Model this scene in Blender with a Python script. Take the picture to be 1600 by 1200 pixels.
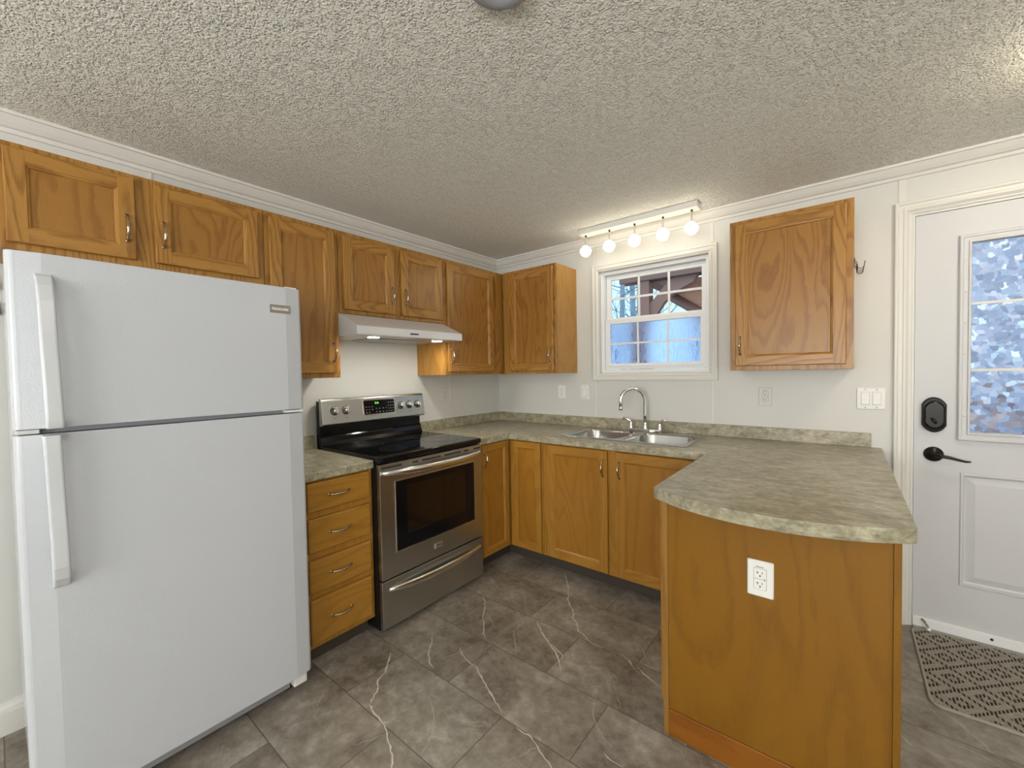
import bpy, bmesh, math, random
from mathutils import Vector, Matrix
from mathutils.geometry import tessellate_polygon
for o in list(bpy.data.objects): bpy.data.objects.remove(o)
S = bpy.context.scene
COL = S.collection
random.seed(7)
PI = math.pi
# ------------------------------------------------------------ camera
cam_d = bpy.data.cameras.new('camera'); cam = bpy.data.objects.new('camera', cam_d); COL.objects.link(cam)
S.camera = cam
YAW, PITCH, ROLL, FPX = math.radians(38.5943), math.radians(1.5936), math.radians(-1.0027), 650.2832
fwd = Vector((-math.sin(YAW)*math.cos(PITCH), math.cos(YAW)*math.cos(PITCH), -math.sin(PITCH)))
rt = Vector((math.cos(YAW), math.sin(YAW), 0)); upv = rt.cross(fwd)
r2 = rt*math.cos(ROLL)+upv*math.sin(ROLL); u2 = -rt*math.sin(ROLL)+upv*math.cos(ROLL)
M = Matrix((r2, u2, -fwd)).transposed().to_4x4(); M.translation = Vector((2.505, -2.9382, 1.349))
cam.matrix_world = M
cam_d.sensor_width = 36; cam_d.sensor_fit = 'HORIZONTAL'; cam_d.lens = FPX/1600*36; cam_d.clip_start = .02
# ------------------------------------------------------------ world, light, exposure
S.view_settings.view_transform = 'Standard'; S.view_settings.look = 'None'
S.view_settings.gamma = 1; S.view_settings.exposure = 0.14; S.view_settings.use_curve_mapping = False
W = bpy.data.worlds.new('sky'); S.world = W; W.use_nodes = True
wn = W.node_tree; wn.nodes.clear()
wo = wn.nodes.new('ShaderNodeOutputWorld'); wb = wn.nodes.new('ShaderNodeBackground'); wt = wn.nodes.new('ShaderNodeTexCoord')
ws = wn.nodes.new('ShaderNodeSeparateXYZ'); wr = wn.nodes.new('ShaderNodeValToRGB'); wm = wn.nodes.new('ShaderNodeMapRange')
wm.inputs[1].default_value = -.3; wm.inputs[2].default_value = .8
wn.links.new(wt.outputs['Generated'], ws.inputs[0]); wn.links.new(ws.outputs['Z'], wm.inputs[0]); wn.links.new(wm.outputs[0], wr.inputs[0])
wr.color_ramp.elements[0].color = (.30, .42, .60, 1); wr.color_ramp.elements[1].color = (.90, 1.0, 1.0, 1)
e = wr.color_ramp.elements.new(.32); e.color = (.50, .86, .95, 1)
wn.links.new(wr.outputs[0], wb.inputs['Color']); wb.inputs['Strength'].default_value = 1.35
wn.links.new(wb.outputs[0], wo.inputs['Surface'])
def area(name, loc, target, sx, sy, power, color):
    l = bpy.data.lights.new(name, 'AREA'); l.shape = 'RECTANGLE'; l.size = sx; l.size_y = sy; l.energy = power; l.color = color
    o = bpy.data.objects.new(name, l); COL.objects.link(o); o.location = loc
    o.rotation_euler = (Vector(target)-Vector(loc)).to_track_quat('-Z', 'Y').to_euler()
    return o
# unseen fill lights added behind the camera, tilted up to bounce off the ceiling
area('rear_fill_light', (2.6, -6.85, 1.5), (2.6, -4.2, 5.2), 2.8, 1.6, 260, (1, .985, .97))
area('side_fill_light', (5.12, -4.6, 1.5), (0, -3.6, 4.6), 1.6, 1.4, 60, (.93, .97, 1))
DOME_E, TRACK_E, HOOD_E = 30.0, 9.5, 170.0

# ------------------------------------------------------------ helpers
def setp(o, **k):
    for a, b in k.items():
        if b is not None: o[a] = b
def obj(name, bm, mats, parent=None, label=None, cat=None, group=None, kind=None, bevel=0, seg=2, smooth=False, org=None):
    bmesh.ops.recalc_face_normals(bm, faces=bm.faces)
    me = bpy.data.meshes.new(name)
    if parent is not None:
        base = Vector(); q = parent
        while q is not None: base += q.location; q = q.parent
    elif org is not None: base = Vector(org)
    else:
        xs = [v.co for v in bm.verts]
        base = Vector(((min(c.x for c in xs)+max(c.x for c in xs))/2, (min(c.y for c in xs)+max(c.y for c in xs))/2, min(c.z for c in xs)))
    bmesh.ops.translate(bm, verts=bm.verts, vec=-base)
    bm.to_mesh(me); bm.free()
    if not isinstance(mats, (list, tuple)): mats = [mats]
    for m in mats: me.materials.append(m)
    o = bpy.data.objects.new(name, me); COL.objects.link(o)
    if parent is not None: o.parent = parent
    else: o.location = base
    if smooth:
        for p in me.polygons: p.use_smooth = True
    if bevel:
        b = o.modifiers.new('bevel', 'BEVEL'); b.width = bevel; b.segments = seg; b.limit_method = 'ANGLE'; b.angle_limit = math.radians(35)
    setp(o, label=label, category=cat, group=group, kind=kind)
    return o
def thing(name, loc, label, cat, group=None):
    o = bpy.data.objects.new(name, None); COL.objects.link(o); o.location = loc; o.empty_display_size = .05
    setp(o, label=label, category=cat, group=group); return o
def LEFT(u, v, w): return Vector((w, u, v))          # u along the left wall (y), v up, w out of it
def BACK(u, v, w): return Vector((u, -w, v))         # u along the window wall (x), v up, w out of it
def XYZ(u, v, w): return Vector((u, v, w))
def PEN(u, v, w): return Vector((1.985-w, u, v))     # peninsula cabinet fronts facing the stove
def nb(): return bmesh.new()
def box(bm, a0, a1, b0, b1, c0, c1, F=XYZ, mi=0):
    vs = [bm.verts.new(F(a, b, c)) for c in (c0, c1) for b in (b0, b1) for a in (a0, a1)]
    for f in ((0,1,3,2),(4,5,7,6),(0,1,5,4),(2,3,7,6),(0,2,6,4),(1,3,7,5)):
        fc = bm.faces.new([vs[i] for i in f]); fc.material_index = mi
    return bm
def bx(*a, **k): return box(nb(), *a, **k)
def prism(bm, loops, w0, w1, F=XYZ, mi=0, mside=None):
    if mside is None: mside = mi
    flat = [p for L in loops for p in L]
    tris = tessellate_polygon([[Vector((p[0], p[1], 0)) for p in L] for L in loops])
    V0 = [bm.verts.new(F(p[0], p[1], w0)) for p in flat]; V1 = [bm.verts.new(F(p[0], p[1], w1)) for p in flat]
    for t in tris:
        for VV in (V0, V1):
            try: fc = bm.faces.new([VV[i] for i in t]); fc.material_index = mi
            except ValueError: pass
    k = 0
    for L in loops:
        n = len(L)
        for i in range(n):
            j = (i+1) % n
            fc = bm.faces.new((V0[k+i], V0[k+j], V1[k+j], V1[k+i])); fc.material_index = mside
        k += n
    return bm
def rect(a0, a1, b0, b1): return [(a0, b0), (a1, b0), (a1, b1), (a0, b1)]
def rrect(a0, a1, b0, b1, r, n=6):
    out = []
    for cx, cy, s in ((a1-r, b0+r, -PI/2), (a1-r, b1-r, 0), (a0+r, b1-r, PI/2), (a0+r, b0+r, PI)):
        for i in range(n+1):
            t = s+PI/2*i/n; out.append((cx+r*math.cos(t), cy+r*math.sin(t)))
    return out
def circ(cx, cy, r, n=24): return [(cx+r*math.cos(2*PI*i/n), cy+r*math.sin(2*PI*i/n)) for i in range(n)]
def tube(bm, pts, rad, n=10, mi=0, flat=1.0, ref=None):
    pts = [Vector(p) for p in pts]
    if not isinstance(rad, (list, tuple)): rad = [rad]*len(pts)
    rings = []; prev = None
    for i, p in enumerate(pts):
        t = (pts[min(i+1, len(pts)-1)]-pts[max(i-1, 0)]).normalized()
        if prev is None:
            a = Vector(ref) if ref else (Vector((0, 0, 1)) if abs(t.z) < .9 else Vector((1, 0, 0)))
        else: a = prev
        a = (a-t*a.dot(t)).normalized(); b = t.cross(a); prev = a
        rings.append([bm.verts.new(p+a*rad[i]*math.cos(2*PI*k/n)+b*rad[i]*flat*math.sin(2*PI*k/n)) for k in range(n)])
    for r0, r1 in zip(rings, rings[1:]):
        for k in range(n):
            f = bm.faces.new((r0[k], r0[(k+1) % n], r1[(k+1) % n], r1[k])); f.material_index = mi; f.smooth = True
    for r in (rings[0], rings[-1]):
        f = bm.faces.new(r); f.material_index = mi
    return bm
def lathe(bm, prof, c, ax=(0, 0, 1), n=28, mi=0):
    """prof: list of (radius, distance along ax)"""
    ax = Vector(ax).normalized(); a = Vector((1, 0, 0)) if abs(ax.x) < .9 else Vector((0, 1, 0))
    a = (a-ax*a.dot(ax)).normalized(); b = ax.cross(a); c = Vector(c); rings = []
    for r, h in prof:
        if r < 1e-6: rings.append([bm.verts.new(c+ax*h)])
        else: rings.append([bm.verts.new(c+ax*h+(a*math.cos(2*PI*k/n)+b*math.sin(2*PI*k/n))*r) for k in range(n)])
    for r0, r1 in zip(rings, rings[1:]):
        for k in range(n):
            k2 = (k+1) % n
            vs = [r0[0], r1[k], r1[k2]] if len(r0) == 1 else ([r0[k], r0[k2], r1[0]] if len(r1) == 1 else [r0[k], r0[k2], r1[k2], r1[k]])
            if len(r0) == 1 and len(r1) == 1: continue
            f = bm.faces.new(vs); f.material_index = mi; f.smooth = True
    return bm
def loft(bm, loops, F=XYZ, mi=0, cap=(False, False), smooth=False):
    """loops: list of (pts2d, w)"""
    R = [[bm.verts.new(F(p[0], p[1], w)) for p in L] for L, w in loops]
    n = len(R[0])
    for a, b in zip(R, R[1:]):
        for k in range(n):
            f = bm.faces.new((a[k], a[(k+1) % n], b[(k+1) % n], b[k])); f.material_index = mi; f.smooth = smooth
    if cap[0]: bm.faces.new(R[0]).material_index = mi
    if cap[1]: bm.faces.new(R[-1]).material_index = mi
    return bm
def ring_frame(bm, a0, a1, b0, b1, prof, F, mi=0, openbot=False):
    """mitred moulding round a rectangle; prof = (inset from the outer rect, height) points, closed back at w=0"""
    P = [(prof[0][0], 0.0005)]+list(prof)+[(prof[-1][0], 0.0005)]
    if P[0] == P[1]: P = P[1:]
    R = []
    for d, w in P:
        if openbot: L = [(a0+d, b0), (a0+d, b1-d), (a1-d, b1-d), (a1-d, b0)]
        else: L = [(a0+d, b0+d), (a0+d, b1-d), (a1-d, b1-d), (a1-d, b0+d)]
        R.append([bm.verts.new(F(p[0], p[1], w)) for p in L])
    m = 3 if openbot else 4
    n = len(R)
    for i in range(n):
        a, b = R[i], R[(i+1) % n]
        for k in range(m):
            try: bm.faces.new((a[k], a[(k+1) % 4], b[(k+1) % 4], b[k])).material_index = mi
            except ValueError: pass
    if openbot:
        bm.faces.new([r[0] for r in R]); bm.faces.new([r[3] for r in R])
    return bm
def text(name, s, size, F, u, v, w, mat, parent, depth=.0006, sx=1.0, align='CENTER'):
    c = bpy.data.curves.new(name, 'FONT'); c.body = s; c.size = size; c.extrude = depth/2; c.offset = size*.035; c.align_x = align; c.align_y = 'CENTER'; c.resolution_u = 3
    t = bpy.data.objects.new(name, c); COL.objects.link(t)
    bpy.context.view_layer.update()
    me = bpy.data.meshes.new_from_object(t.evaluated_get(bpy.context.evaluated_depsgraph_get()))
    bpy.data.objects.remove(t)
    bm = nb(); bm.from_mesh(me)
    for vv in bm.verts:
        vv.co = F(u+vv.co.x*sx, v+vv.co.y, w+vv.co.z)
    return obj(name, bm, mat, parent)

# ------------------------------------------------------------ materials
def new(name):
    m = bpy.data.materials.new(name); m.use_nodes = True
    nt = m.node_tree; b = nt.nodes['Principled BSDF']; return m, nt, b
def N(nt, t, **k):
    n = nt.nodes.new('ShaderNode'+t)
    for a, v in k.items(): setattr(n, a, v)
    return n
def lk(nt, a, b): nt.links.new(a, b)
def val(nt, sock, v):
    if isinstance(v, (int, float)): sock.default_value = v
    elif isinstance(v, tuple): sock.default_value = v if len(v) == len(sock.default_value) else v+(1,)
    else: nt.links.new(v, sock)
def mth(nt, op, a, b=None, c=None):
    n = N(nt, 'Math', operation=op); val(nt, n.inputs[0], a)
    if b is not None: val(nt, n.inputs[1], b)
    if c is not None: val(nt, n.inputs[2], c)
    return n.outputs[0]
def mixc(nt, f, a, b, mode='MIX'):
    n = N(nt, 'Mix', data_type='RGBA', blend_type=mode)
    val(nt, n.inputs[0], f); val(nt, n.inputs[6], a); val(nt, n.inputs[7], b); return n.outputs[2]
def ramp(nt, f, stops):
    n = N(nt, 'ValToRGB'); el = n.color_ramp.elements
    while len(el) < len(stops): el.new(.5)
    for e, (p, c) in zip(el, stops):
        e.position = p; e.color = (c, c, c, 1) if isinstance(c, (int, float)) else c+(1,)
    val(nt, n.inputs[0], f); return n.outputs[0]
def noise(nt, vec, scale, detail=2, rough=.5, dist=0, out=0):
    n = N(nt, 'TexNoise'); n.inputs['Scale'].default_value = scale; n.inputs['Detail'].default_value = detail
    n.inputs['Roughness'].default_value = rough; n.inputs['Distortion'].default_value = dist
    if vec is not None: lk(nt, vec, n.inputs['Vector'])
    return n.outputs[out]
def pos(nt): return N(nt, 'NewGeometry').outputs['Position']
def sepxyz(nt, v):
    n = N(nt, 'SeparateXYZ'); lk(nt, v, n.inputs[0]); return n.outputs
def comb(nt, a, b, c):
    n = N(nt, 'CombineXYZ'); val(nt, n.inputs[0], a); val(nt, n.inputs[1], b); val(nt, n.inputs[2], c); return n.outputs[0]
def bump(nt, bsdf, h, strength, dist=.01):
    n = N(nt, 'Bump'); n.inputs['Strength'].default_value = strength; n.inputs['Distance'].default_value = dist
    lk(nt, h, n.inputs['Height']); lk(nt, n.outputs[0], bsdf.inputs['Normal'])
def plain(name, col, rough=.5, metal=0, spec=None, coat=0):
    m, nt, b = new(name)
    # a trace of unevenness keeps large faces from looking printed
    nz = noise(nt, pos(nt), 9, 3)
    c = mixc(nt, mth(nt, 'MULTIPLY', nz, .10), col, tuple(x*.8 for x in col))
    lk(nt, c, b.inputs['Base Color']); b.inputs['Roughness'].default_value = rough; b.inputs['Metallic'].default_value = metal
    if spec is not None: b.inputs['Specular IOR Level'].default_value = spec
    b.inputs['Coat Weight'].default_value = coat
    return m
def emit(name, col, s):
    m, nt, b = new(name); b.inputs['Base Color'].default_value = col+(1,)
    b.inputs['Emission Color'].default_value = col+(1,); b.inputs['Emission Strength'].default_value = s; return m

def oak(name, axis, light, dark, ringf=26, contrast=.75, porec=.45, rough=.32, freq=1.0):
    m, nt, b = new(name)
    p = sepxyz(nt, pos(nt)); U = mth(nt, 'ADD', p[0], p[1]); V = p[2]
    D = mth(nt, 'SUBTRACT', p[0], p[1])
    oi = N(nt, 'ObjectInfo').outputs['Random']; off = mth(nt, 'MULTIPLY', oi, 37.0)
    if axis == 'v': a, g = U, V
    else: a, g = V, U
    gs = mth(nt, 'MULTIPLY', g, .17)
    w1 = comb(nt, mth(nt, 'ADD', a, off), mth(nt, 'ADD', gs, off), mth(nt, 'MULTIPLY', off, .7))
    n1 = noise(nt, w1, 3.6*freq, 2.2, .45, .35)
    wob = noise(nt, comb(nt, mth(nt, 'MULTIPLY', a, 1.0), mth(nt, 'MULTIPLY', g, .45), off), 34, 2, .5)
    ph = mth(nt, 'ADD', mth(nt, 'MULTIPLY', n1, ringf), mth(nt, 'MULTIPLY', wob, .45))
    fr = mth(nt, 'FRACT', ph)
    ring = ramp(nt, fr, [(0, 0.0), (.45, .12), (.78, 1.0), (.90, .75), (1.0, 0.0)])
    pore = noise(nt, comb(nt, mth(nt, 'MULTIPLY', a, 420), mth(nt, 'MULTIPLY', g, 16), off), 1, 2, .6)
    pr = ramp(nt, pore, [(.47, 0.0), (.62, 1.0)])
    mpore = mth(nt, 'MULTIPLY', pr, mth(nt, 'ADD', .35, mth(nt, 'MULTIPLY', ring, .65)))
    big = noise(nt, w1, 1.4, 2)
    fac = mth(nt, 'ADD', mth(nt, 'MULTIPLY', ring, contrast), mth(nt, 'MULTIPLY', mpore, porec))
    fac = mth(nt, 'MINIMUM', fac, 1.0)
    c = mixc(nt, fac, light, dark)
    c = mixc(nt, mth(nt, 'MULTIPLY', big, .35), c, tuple(x*.72 for x in light), 'MIX')
    lk(nt, c, b.inputs['Base Color']); b.inputs['Roughness'].default_value = rough
    b.inputs['Coat Weight'].default_value = .05; b.inputs['Specular IOR Level'].default_value = .38; b.inputs['Coat Roughness'].default_value = .2
    bump(nt, b, mth(nt, 'SUBTRACT', 1.0, fac), .10, .002)
    return m
OL, OD = (.43, .215, .046), (.24, .100, .018)
oak_v = oak('oak_vertical_grain', 'v', OL, OD)
oak_h = oak('oak_horizontal_grain', 'h', OL, OD)
oak_p = oak('oak_panel_veneer', 'v', (.365, .172, .034), (.21, .083, .014), 24, .55, .4)
oak_cab = oak('oak_plywood_side', 'v', (.50, .255, .048), (.36, .16, .026), 14, .5, .4, .36)
oak_low = oak('oak_base_panel_veneer', 'v', (.375, .172, .023), (.27, .112, .012), 12, .5, .35, .3)
oak_lowf = oak('oak_base_frame', 'v', (.41, .202, .032), (.29, .124, .016), 16, .5, .4, .3)
oak_lowh = oak('oak_base_rail', 'h', (.41, .202, .032), (.29, .124, .016), 16, .5, .4, .3)
strip_mat = oak('oak_edge_strip', 'v', (.30, .155, .036), (.22, .095, .018), 12, .5, .4, .32)
pen_v = oak('stained_shaded_end_panel', 'v', (.245, .110, .0075), (.180, .075, .005), 15, .5, .35, .3, .8)  # brown tone, with the end panel's shade darkened into the colour
pen_h = oak('stained_base_board', 'h', (.28, .098, .010), (.20, .060, .006), 8, .6, .5, .28)
white_paint = plain('white_trim_paint', (.73, .72, .68), .38)
white_vinyl = plain('white_vinyl', (.84, .85, .86), .3)
door_white = plain('white_door_paint', (.61, .62, .64), .42)
plate_white = plain('white_plastic_plate', (.82, .82, .80), .35)
plate_grey = plain('pale_grey_plastic', (.66, .66, .64), .4)
slot_dark = plain('slot_shadow_plastic', (.02, .02, .02), .6)
black_gloss = plain('black_enamel', (.005, .005, .006), .12, 0, .28)
black_satin = plain('black_satin', (.008, .008, .008), .35, 0, .3)
rubber = plain('dark_rubber', (.03, .03, .03), .7)
chrome = plain('chrome', (.82, .82, .83), .07, 1)
nickel = plain('antique_nickel', (.50, .42, .32), .2, 1)
dark_bronze = plain('oil_rubbed_bronze', (.012, .010, .009), .32, .4)
iron = plain('dark_iron_wire', (.025, .012, .01), .45, .3)
hood_white = plain('white_enamel', (.78, .78, .79), .22)
hood_filter = plain('hood_filter_aluminium', (.36, .35, .33), .4, .8)
grey_plastic = plain('grey_plastic', (.30, .31, .33), .5)
badge_metal = plain('badge_metal', (.28, .26, .235), .35, .6)
lettering = plain('pale_lettering', (.85, .83, .78), .4)
dark_brown_print = plain('dark_print', (.10, .09, .08), .5)

def steel(name, col, rough, axis='h'):
    m, nt, b = new(name); p = sepxyz(nt, pos(nt))
    if axis == 'h': v = comb(nt, mth(nt, 'MULTIPLY', p[1], 3), p[0], mth(nt, 'MULTIPLY', p[2], 900))
    else: v = comb(nt, mth(nt, 'MULTIPLY', p[0], 40), mth(nt, 'MULTIPLY', p[1], 40), p[2])
    nz = noise(nt, v, 1, 2)
    lk(nt, mixc(nt, mth(nt, 'MULTIPLY', nz, .35), col, tuple(x*.75 for x in col)), b.inputs['Base Color'])
    b.inputs['Metallic'].default_value = 1
    lk(nt, mth(nt, 'ADD', rough-.05, mth(nt, 'MULTIPLY', nz, .12)), b.inputs['Roughness'])
    return m
steel_front = steel('brushed_stainless', (.52, .53, .50), .30)
steel_hi = steel('polished_stainless', (.78, .77, .74), .17)
steel_sink = steel('sink_stainless', (.50, .50, .49), .17, 'v')

# fridge: white with fine orange-peel texture
m, nt, b = new('textured_white_enamel'); fridge_white = m
b.inputs['Base Color'].default_value = (.55, .575, .615, 1); b.inputs['Roughness'].default_value = .14
bump(nt, b, noise(nt, pos(nt), 380, 2, .5), .35, .0018)
fridge_handle = plain('white_handle_plastic', (.61, .635, .67), .24)

# wall panel
m, nt, b = new('white_wall_panel'); wall_mat = m
nz = noise(nt, pos(nt), 2.2, 3)
lk(nt, mixc(nt, nz, (.68, .68, .65), (.645, .645, .615)), b.inputs['Base Color']); b.inputs['Roughness'].default_value = .45
bump(nt, b, noise(nt, pos(nt), 260, 2), .05, .001)

# popcorn / stippled ceiling
m, nt, b = new('stippled_ceiling'); ceil_mat = m
p = pos(nt)
v = N(nt, 'TexVoronoi', feature='SMOOTH_F1'); v.inputs['Scale'].default_value = 120; v.inputs['Smoothness'].default_value = .55
dn = N(nt, 'VectorMath', operation='ADD'); nn = noise(nt, p, 55, 3, .6, 0, 1)
sc = N(nt, 'VectorMath', operation='SCALE'); lk(nt, nn, sc.inputs[0]); sc.inputs['Scale'].default_value = .022
lk(nt, p, dn.inputs[0]); lk(nt, sc.outputs[0], dn.inputs[1]); lk(nt, dn.outputs[0], v.inputs['Vector'])
h = ramp(nt, v.outputs['Distance'], [(.10, 1.0), (.42, .25), (.60, 0.0)])
h = mth(nt, 'MULTIPLY', h, ramp(nt, noise(nt, p, 38, 2), [(.30, .25), (.62, 1.0)]))
h = mth(nt, 'ADD', h, mth(nt, 'MULTIPLY', noise(nt, p, 210, 2), .35))
b.inputs['Base Color'].default_value = (.90, .895, .825, 1); b.inputs['Roughness'].default_value = .75
bump(nt, b, h, 1.0, .009)

# laminate countertop
m, nt, b = new('grey_stone_laminate'); lam = m
p = sepxyz(nt, pos(nt)); vv = comb(nt, mth(nt, 'MULTIPLY', p[0], .6), p[1], p[2])
n1 = noise(nt, vv, 27, 7, .68, .3); n2 = noise(nt, vv, 90, 4, .6, .2); n3 = noise(nt, pos(nt), 5, 3, .5)
f = mth(nt, 'ADD', mth(nt, 'MULTIPLY', n1, .6), mth(nt, 'ADD', mth(nt, 'MULTIPLY', n2, .28), mth(nt, 'MULTIPLY', n3, .16)))
c = N(nt, 'ValToRGB'); el = c.color_ramp.elements
for _ in range(2): el.new(.5)
for e_, (pp, cc) in zip(el, [(.36, (.16, .138, .088)), (.46, (.26, .235, .16)), (.54, (.37, .34, .24)), (.66, (.56, .52, .39))]):
    e_.position = pp; e_.color = cc+(1,)
lk(nt, f, c.inputs[0]); lk(nt, c.outputs[0], b.inputs['Base Color']); b.inputs['Roughness'].default_value = .33
bump(nt, b, n2, .06, .001)

# floor: 12 x 24 in vinyl stone tiles, half-bond
m, nt, b = new('stone_tile_floor'); floor_mat = m
P = pos(nt); p = sepxyz(nt, P)
TW, TH = .610, .3045
fx = mth(nt, 'ADD', p[0], 6.1-1.461+.610*0); fy = mth(nt, 'ADD', p[1], 9.135+1.4275-.3045*0)
row = mth(nt, 'FLOOR', mth(nt, 'DIVIDE', fy, TH)); odd = mth(nt, 'MODULO', row, 2.0)
fx2 = mth(nt, 'ADD', fx, mth(nt, 'MULTIPLY', odd, TW/2))
colm = mth(nt, 'FLOOR', mth(nt, 'DIVIDE', fx2, TW))
lx = mth(nt, 'SUBTRACT', fx2, mth(nt, 'MULTIPLY', colm, TW)); ly = mth(nt, 'SUBTRACT', fy, mth(nt, 'MULTIPLY', row, TH))
ex = mth(nt, 'MINIMUM', lx, mth(nt, 'SUBTRACT', TW, lx)); ey = mth(nt, 'MINIMUM', ly, mth(nt, 'SUBTRACT', TH, ly))
ed = mth(nt, 'MINIMUM', ex, ey); grout = ramp(nt, mth(nt, 'MULTIPLY', ed, 100), [(.0, 1.0), (.13, 1.0), (.24, 0.0)])
wn_ = N(nt, 'TexWhiteNoise', noise_dimensions='2D'); lk(nt, comb(nt, row, colm, 0.0), wn_.inputs['Vector'])
rc = wn_.outputs['Color']; rs = sepxyz(nt, rc)
tv = comb(nt, mth(nt, 'ADD', p[0], mth(nt, 'MULTIPLY', rs[0], 9)), mth(nt, 'ADD', p[1], mth(nt, 'MULTIPLY', rs[1], 9)), mth(nt, 'MULTIPLY', rs[2], 5))
n1 = noise(nt, tv, 4.0, 8, .66, .25); n2 = noise(nt, tv, 22, 6, .7, .2)
f = mth(nt, 'ADD', mth(nt, 'MULTIPLY', n1, .62), mth(nt, 'MULTIPLY', n2, .38))
c = N(nt, 'ValToRGB'); el = c.color_ramp.elements
for _ in range(2): el.new(.5)
for e_, (pp, cc) in zip(el, [(.36, (.120, .098, .074)), (.46, (.225, .196, .160)), (.54, (.30, .268, .228)), (.66, (.47, .43, .37))]):
    e_.position = pp; e_.color = cc+(1,)
lk(nt, f, c.inputs[0])
vein = mth(nt, 'ABSOLUTE', mth(nt, 'SUBTRACT', noise(nt, tv, 2.6, 4, .55, 1.6), .5))
vf = mth(nt, 'MULTIPLY', ramp(nt, vein, [(.0, .35), (.004, .12), (.010, 0.0)]), ramp(nt, noise(nt, tv, 3.3, 2), [(.5, 0.0), (.62, 1.0)]))
c2 = mixc(nt, vf, c.outputs[0], (.55, .52, .46))
c3 = mixc(nt, mth(nt, 'MULTIPLY', grout, .8), c2, (.07, .06, .05))
lk(nt, c3, b.inputs['Base Color']); lk(nt, mth(nt, 'ADD', .33, mth(nt, 'MULTIPLY', n2, .15)), b.inputs['Roughness'])
bump(nt, b, mth(nt, 'SUBTRACT', n2, mth(nt, 'MULTIPLY', grout, 1.5)), .12, .002)
m, nt, b = new('white_stone_vein'); vein_mat = m
nz = noise(nt, pos(nt), 60, 3)
lk(nt, mixc(nt, nz, (.78, .74, .66), (.50, .46, .40)), b.inputs['Base Color']); b.inputs['Roughness'].default_value = .4
m, nt, b = new('faint_stone_vein'); vein2_mat = m
nz = noise(nt, pos(nt), 60, 3)
lk(nt, mixc(nt, nz, (.55, .51, .45), (.34, .31, .27)), b.inputs['Base Color']); b.inputs['Roughness'].default_value = .4

# woven mat
m, nt, b = new('woven_trellis_mat'); mat_mat = m
p = sepxyz(nt, pos(nt))
A = mth(nt, 'MULTIPLY', mth(nt, 'SUBTRACT', p[0], p[1]), .7071); B = mth(nt, 'MULTIPLY', mth(nt, 'ADD', p[0], p[1]), .7071)
def cell(x, per, o): return mth(nt, 'SUBTRACT', mth(nt, 'FRACT', mth(nt, 'DIVIDE', mth(nt, 'ADD', x, o), per)), .5)
CA, CB = .117, .117
ca = cell(A, CA, 3.0-2.166+CA/2); cb = cell(B, CB, 3.0)
aa = mth(nt, 'ABSOLUTE', ca); ab = mth(nt, 'ABSOLUTE', cb)
line = mth(nt, 'MAXIMUM', mth(nt, 'GREATER_THAN', aa, .44), mth(nt, 'GREATER_THAN', ab, .44))
mx = mth(nt, 'MAXIMUM', aa, ab)
sq = mth(nt, 'MULTIPLY', mth(nt, 'LESS_THAN', mx, .235), mth(nt, 'GREATER_THAN', mx, .105))
wx = mth(nt, 'GREATER_THAN', mth(nt, 'SINE', mth(nt, 'MULTIPLY', p[0], 2*PI/.0125)), -.35)
dash = mth(nt, 'MULTIPLY', mth(nt, 'MAXIMUM', line, sq), wx)
wv = noise(nt, pos(nt), 420, 2, .6)
base = mixc(nt, ramp(nt, wv, [(.38, 0.0), (.6, 1.0)]), (.17, .15, .12), (.42, .385, .33))
lk(nt, mixc(nt, dash, base, (.022, .015, .011)), b.inputs['Base Color']); b.inputs['Roughness'].default_value = .9
bump(nt, b, wv, .5, .003)
mat_edge = plain('mat_binding', (.36, .33, .28), .8)

# glass
def trans(name, build):
    m = bpy.data.materials.new(name); m.use_nodes = True; nt = m.node_tree; nt.nodes.clear()
    o = N(nt, 'OutputMaterial'); lk(nt, build(nt), o.inputs['Surface']); return m
def g_clear(nt):
    t = N(nt, 'BsdfTransparent'); t.inputs[0].default_value = (.96, .98, 1, 1)
    g = N(nt, 'BsdfGlossy'); g.inputs['Roughness'].default_value = .03
    mx = N(nt, 'MixShader'); fr = N(nt, 'LayerWeight'); fr.inputs[0].default_value = .12
    lk(nt, fr.outputs['Fresnel'], mx.inputs[0]); lk(nt, t.outputs[0], mx.inputs[1]); lk(nt, g.outputs[0], mx.inputs[2])
    return mx.outputs[0]
glass_clear = trans('clear_glass', g_clear)
def g_edge(nt):
    t = N(nt, 'BsdfTransparent'); t.inputs[0].default_value = (.95, .97, 1, 1); return t.outputs[0]
glass_back = trans('glass_back_face', g_edge)
def g_fog(nt):
    p = sepxyz(nt, pos(nt))
    rf = N(nt, 'BsdfRefraction'); rf.inputs['IOR'].default_value = 1.12; rf.inputs['Color'].default_value = (.50, .72, 1, 1)
    dr = noise(nt, comb(nt, mth(nt, 'MULTIPLY', p[0], 9), 0.0, p[2]), 14, 4, .6, .6)
    lowp = mth(nt, 'SUBTRACT', 1.0, mth(nt, 'MULTIPLY', mth(nt, 'SUBTRACT', p[2], 1.40), 2.2))
    streak = mth(nt, 'MULTIPLY', ramp(nt, dr, [(.52, 0.0), (.60, 1.0)]), mth(nt, 'MAXIMUM', lowp, 0.0))
    spk = ramp(nt, noise(nt, pos(nt), 95, 3, .7), [(.60, 0.0), (.68, 1.0)])
    cl = mth(nt, 'MINIMUM', mth(nt, 'ADD', streak, spk), 1.0)
    lk(nt, mth(nt, 'SUBTRACT', .75, mth(nt, 'MULTIPLY', cl, .55)), rf.inputs['Roughness'])
    lk(nt, mixc(nt, cl, (.76, .74, 1.0), (.50, .54, .85)), rf.inputs['Color'])
    return rf.outputs[0]
glass_fog = trans('condensation_glass', g_fog)
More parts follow.
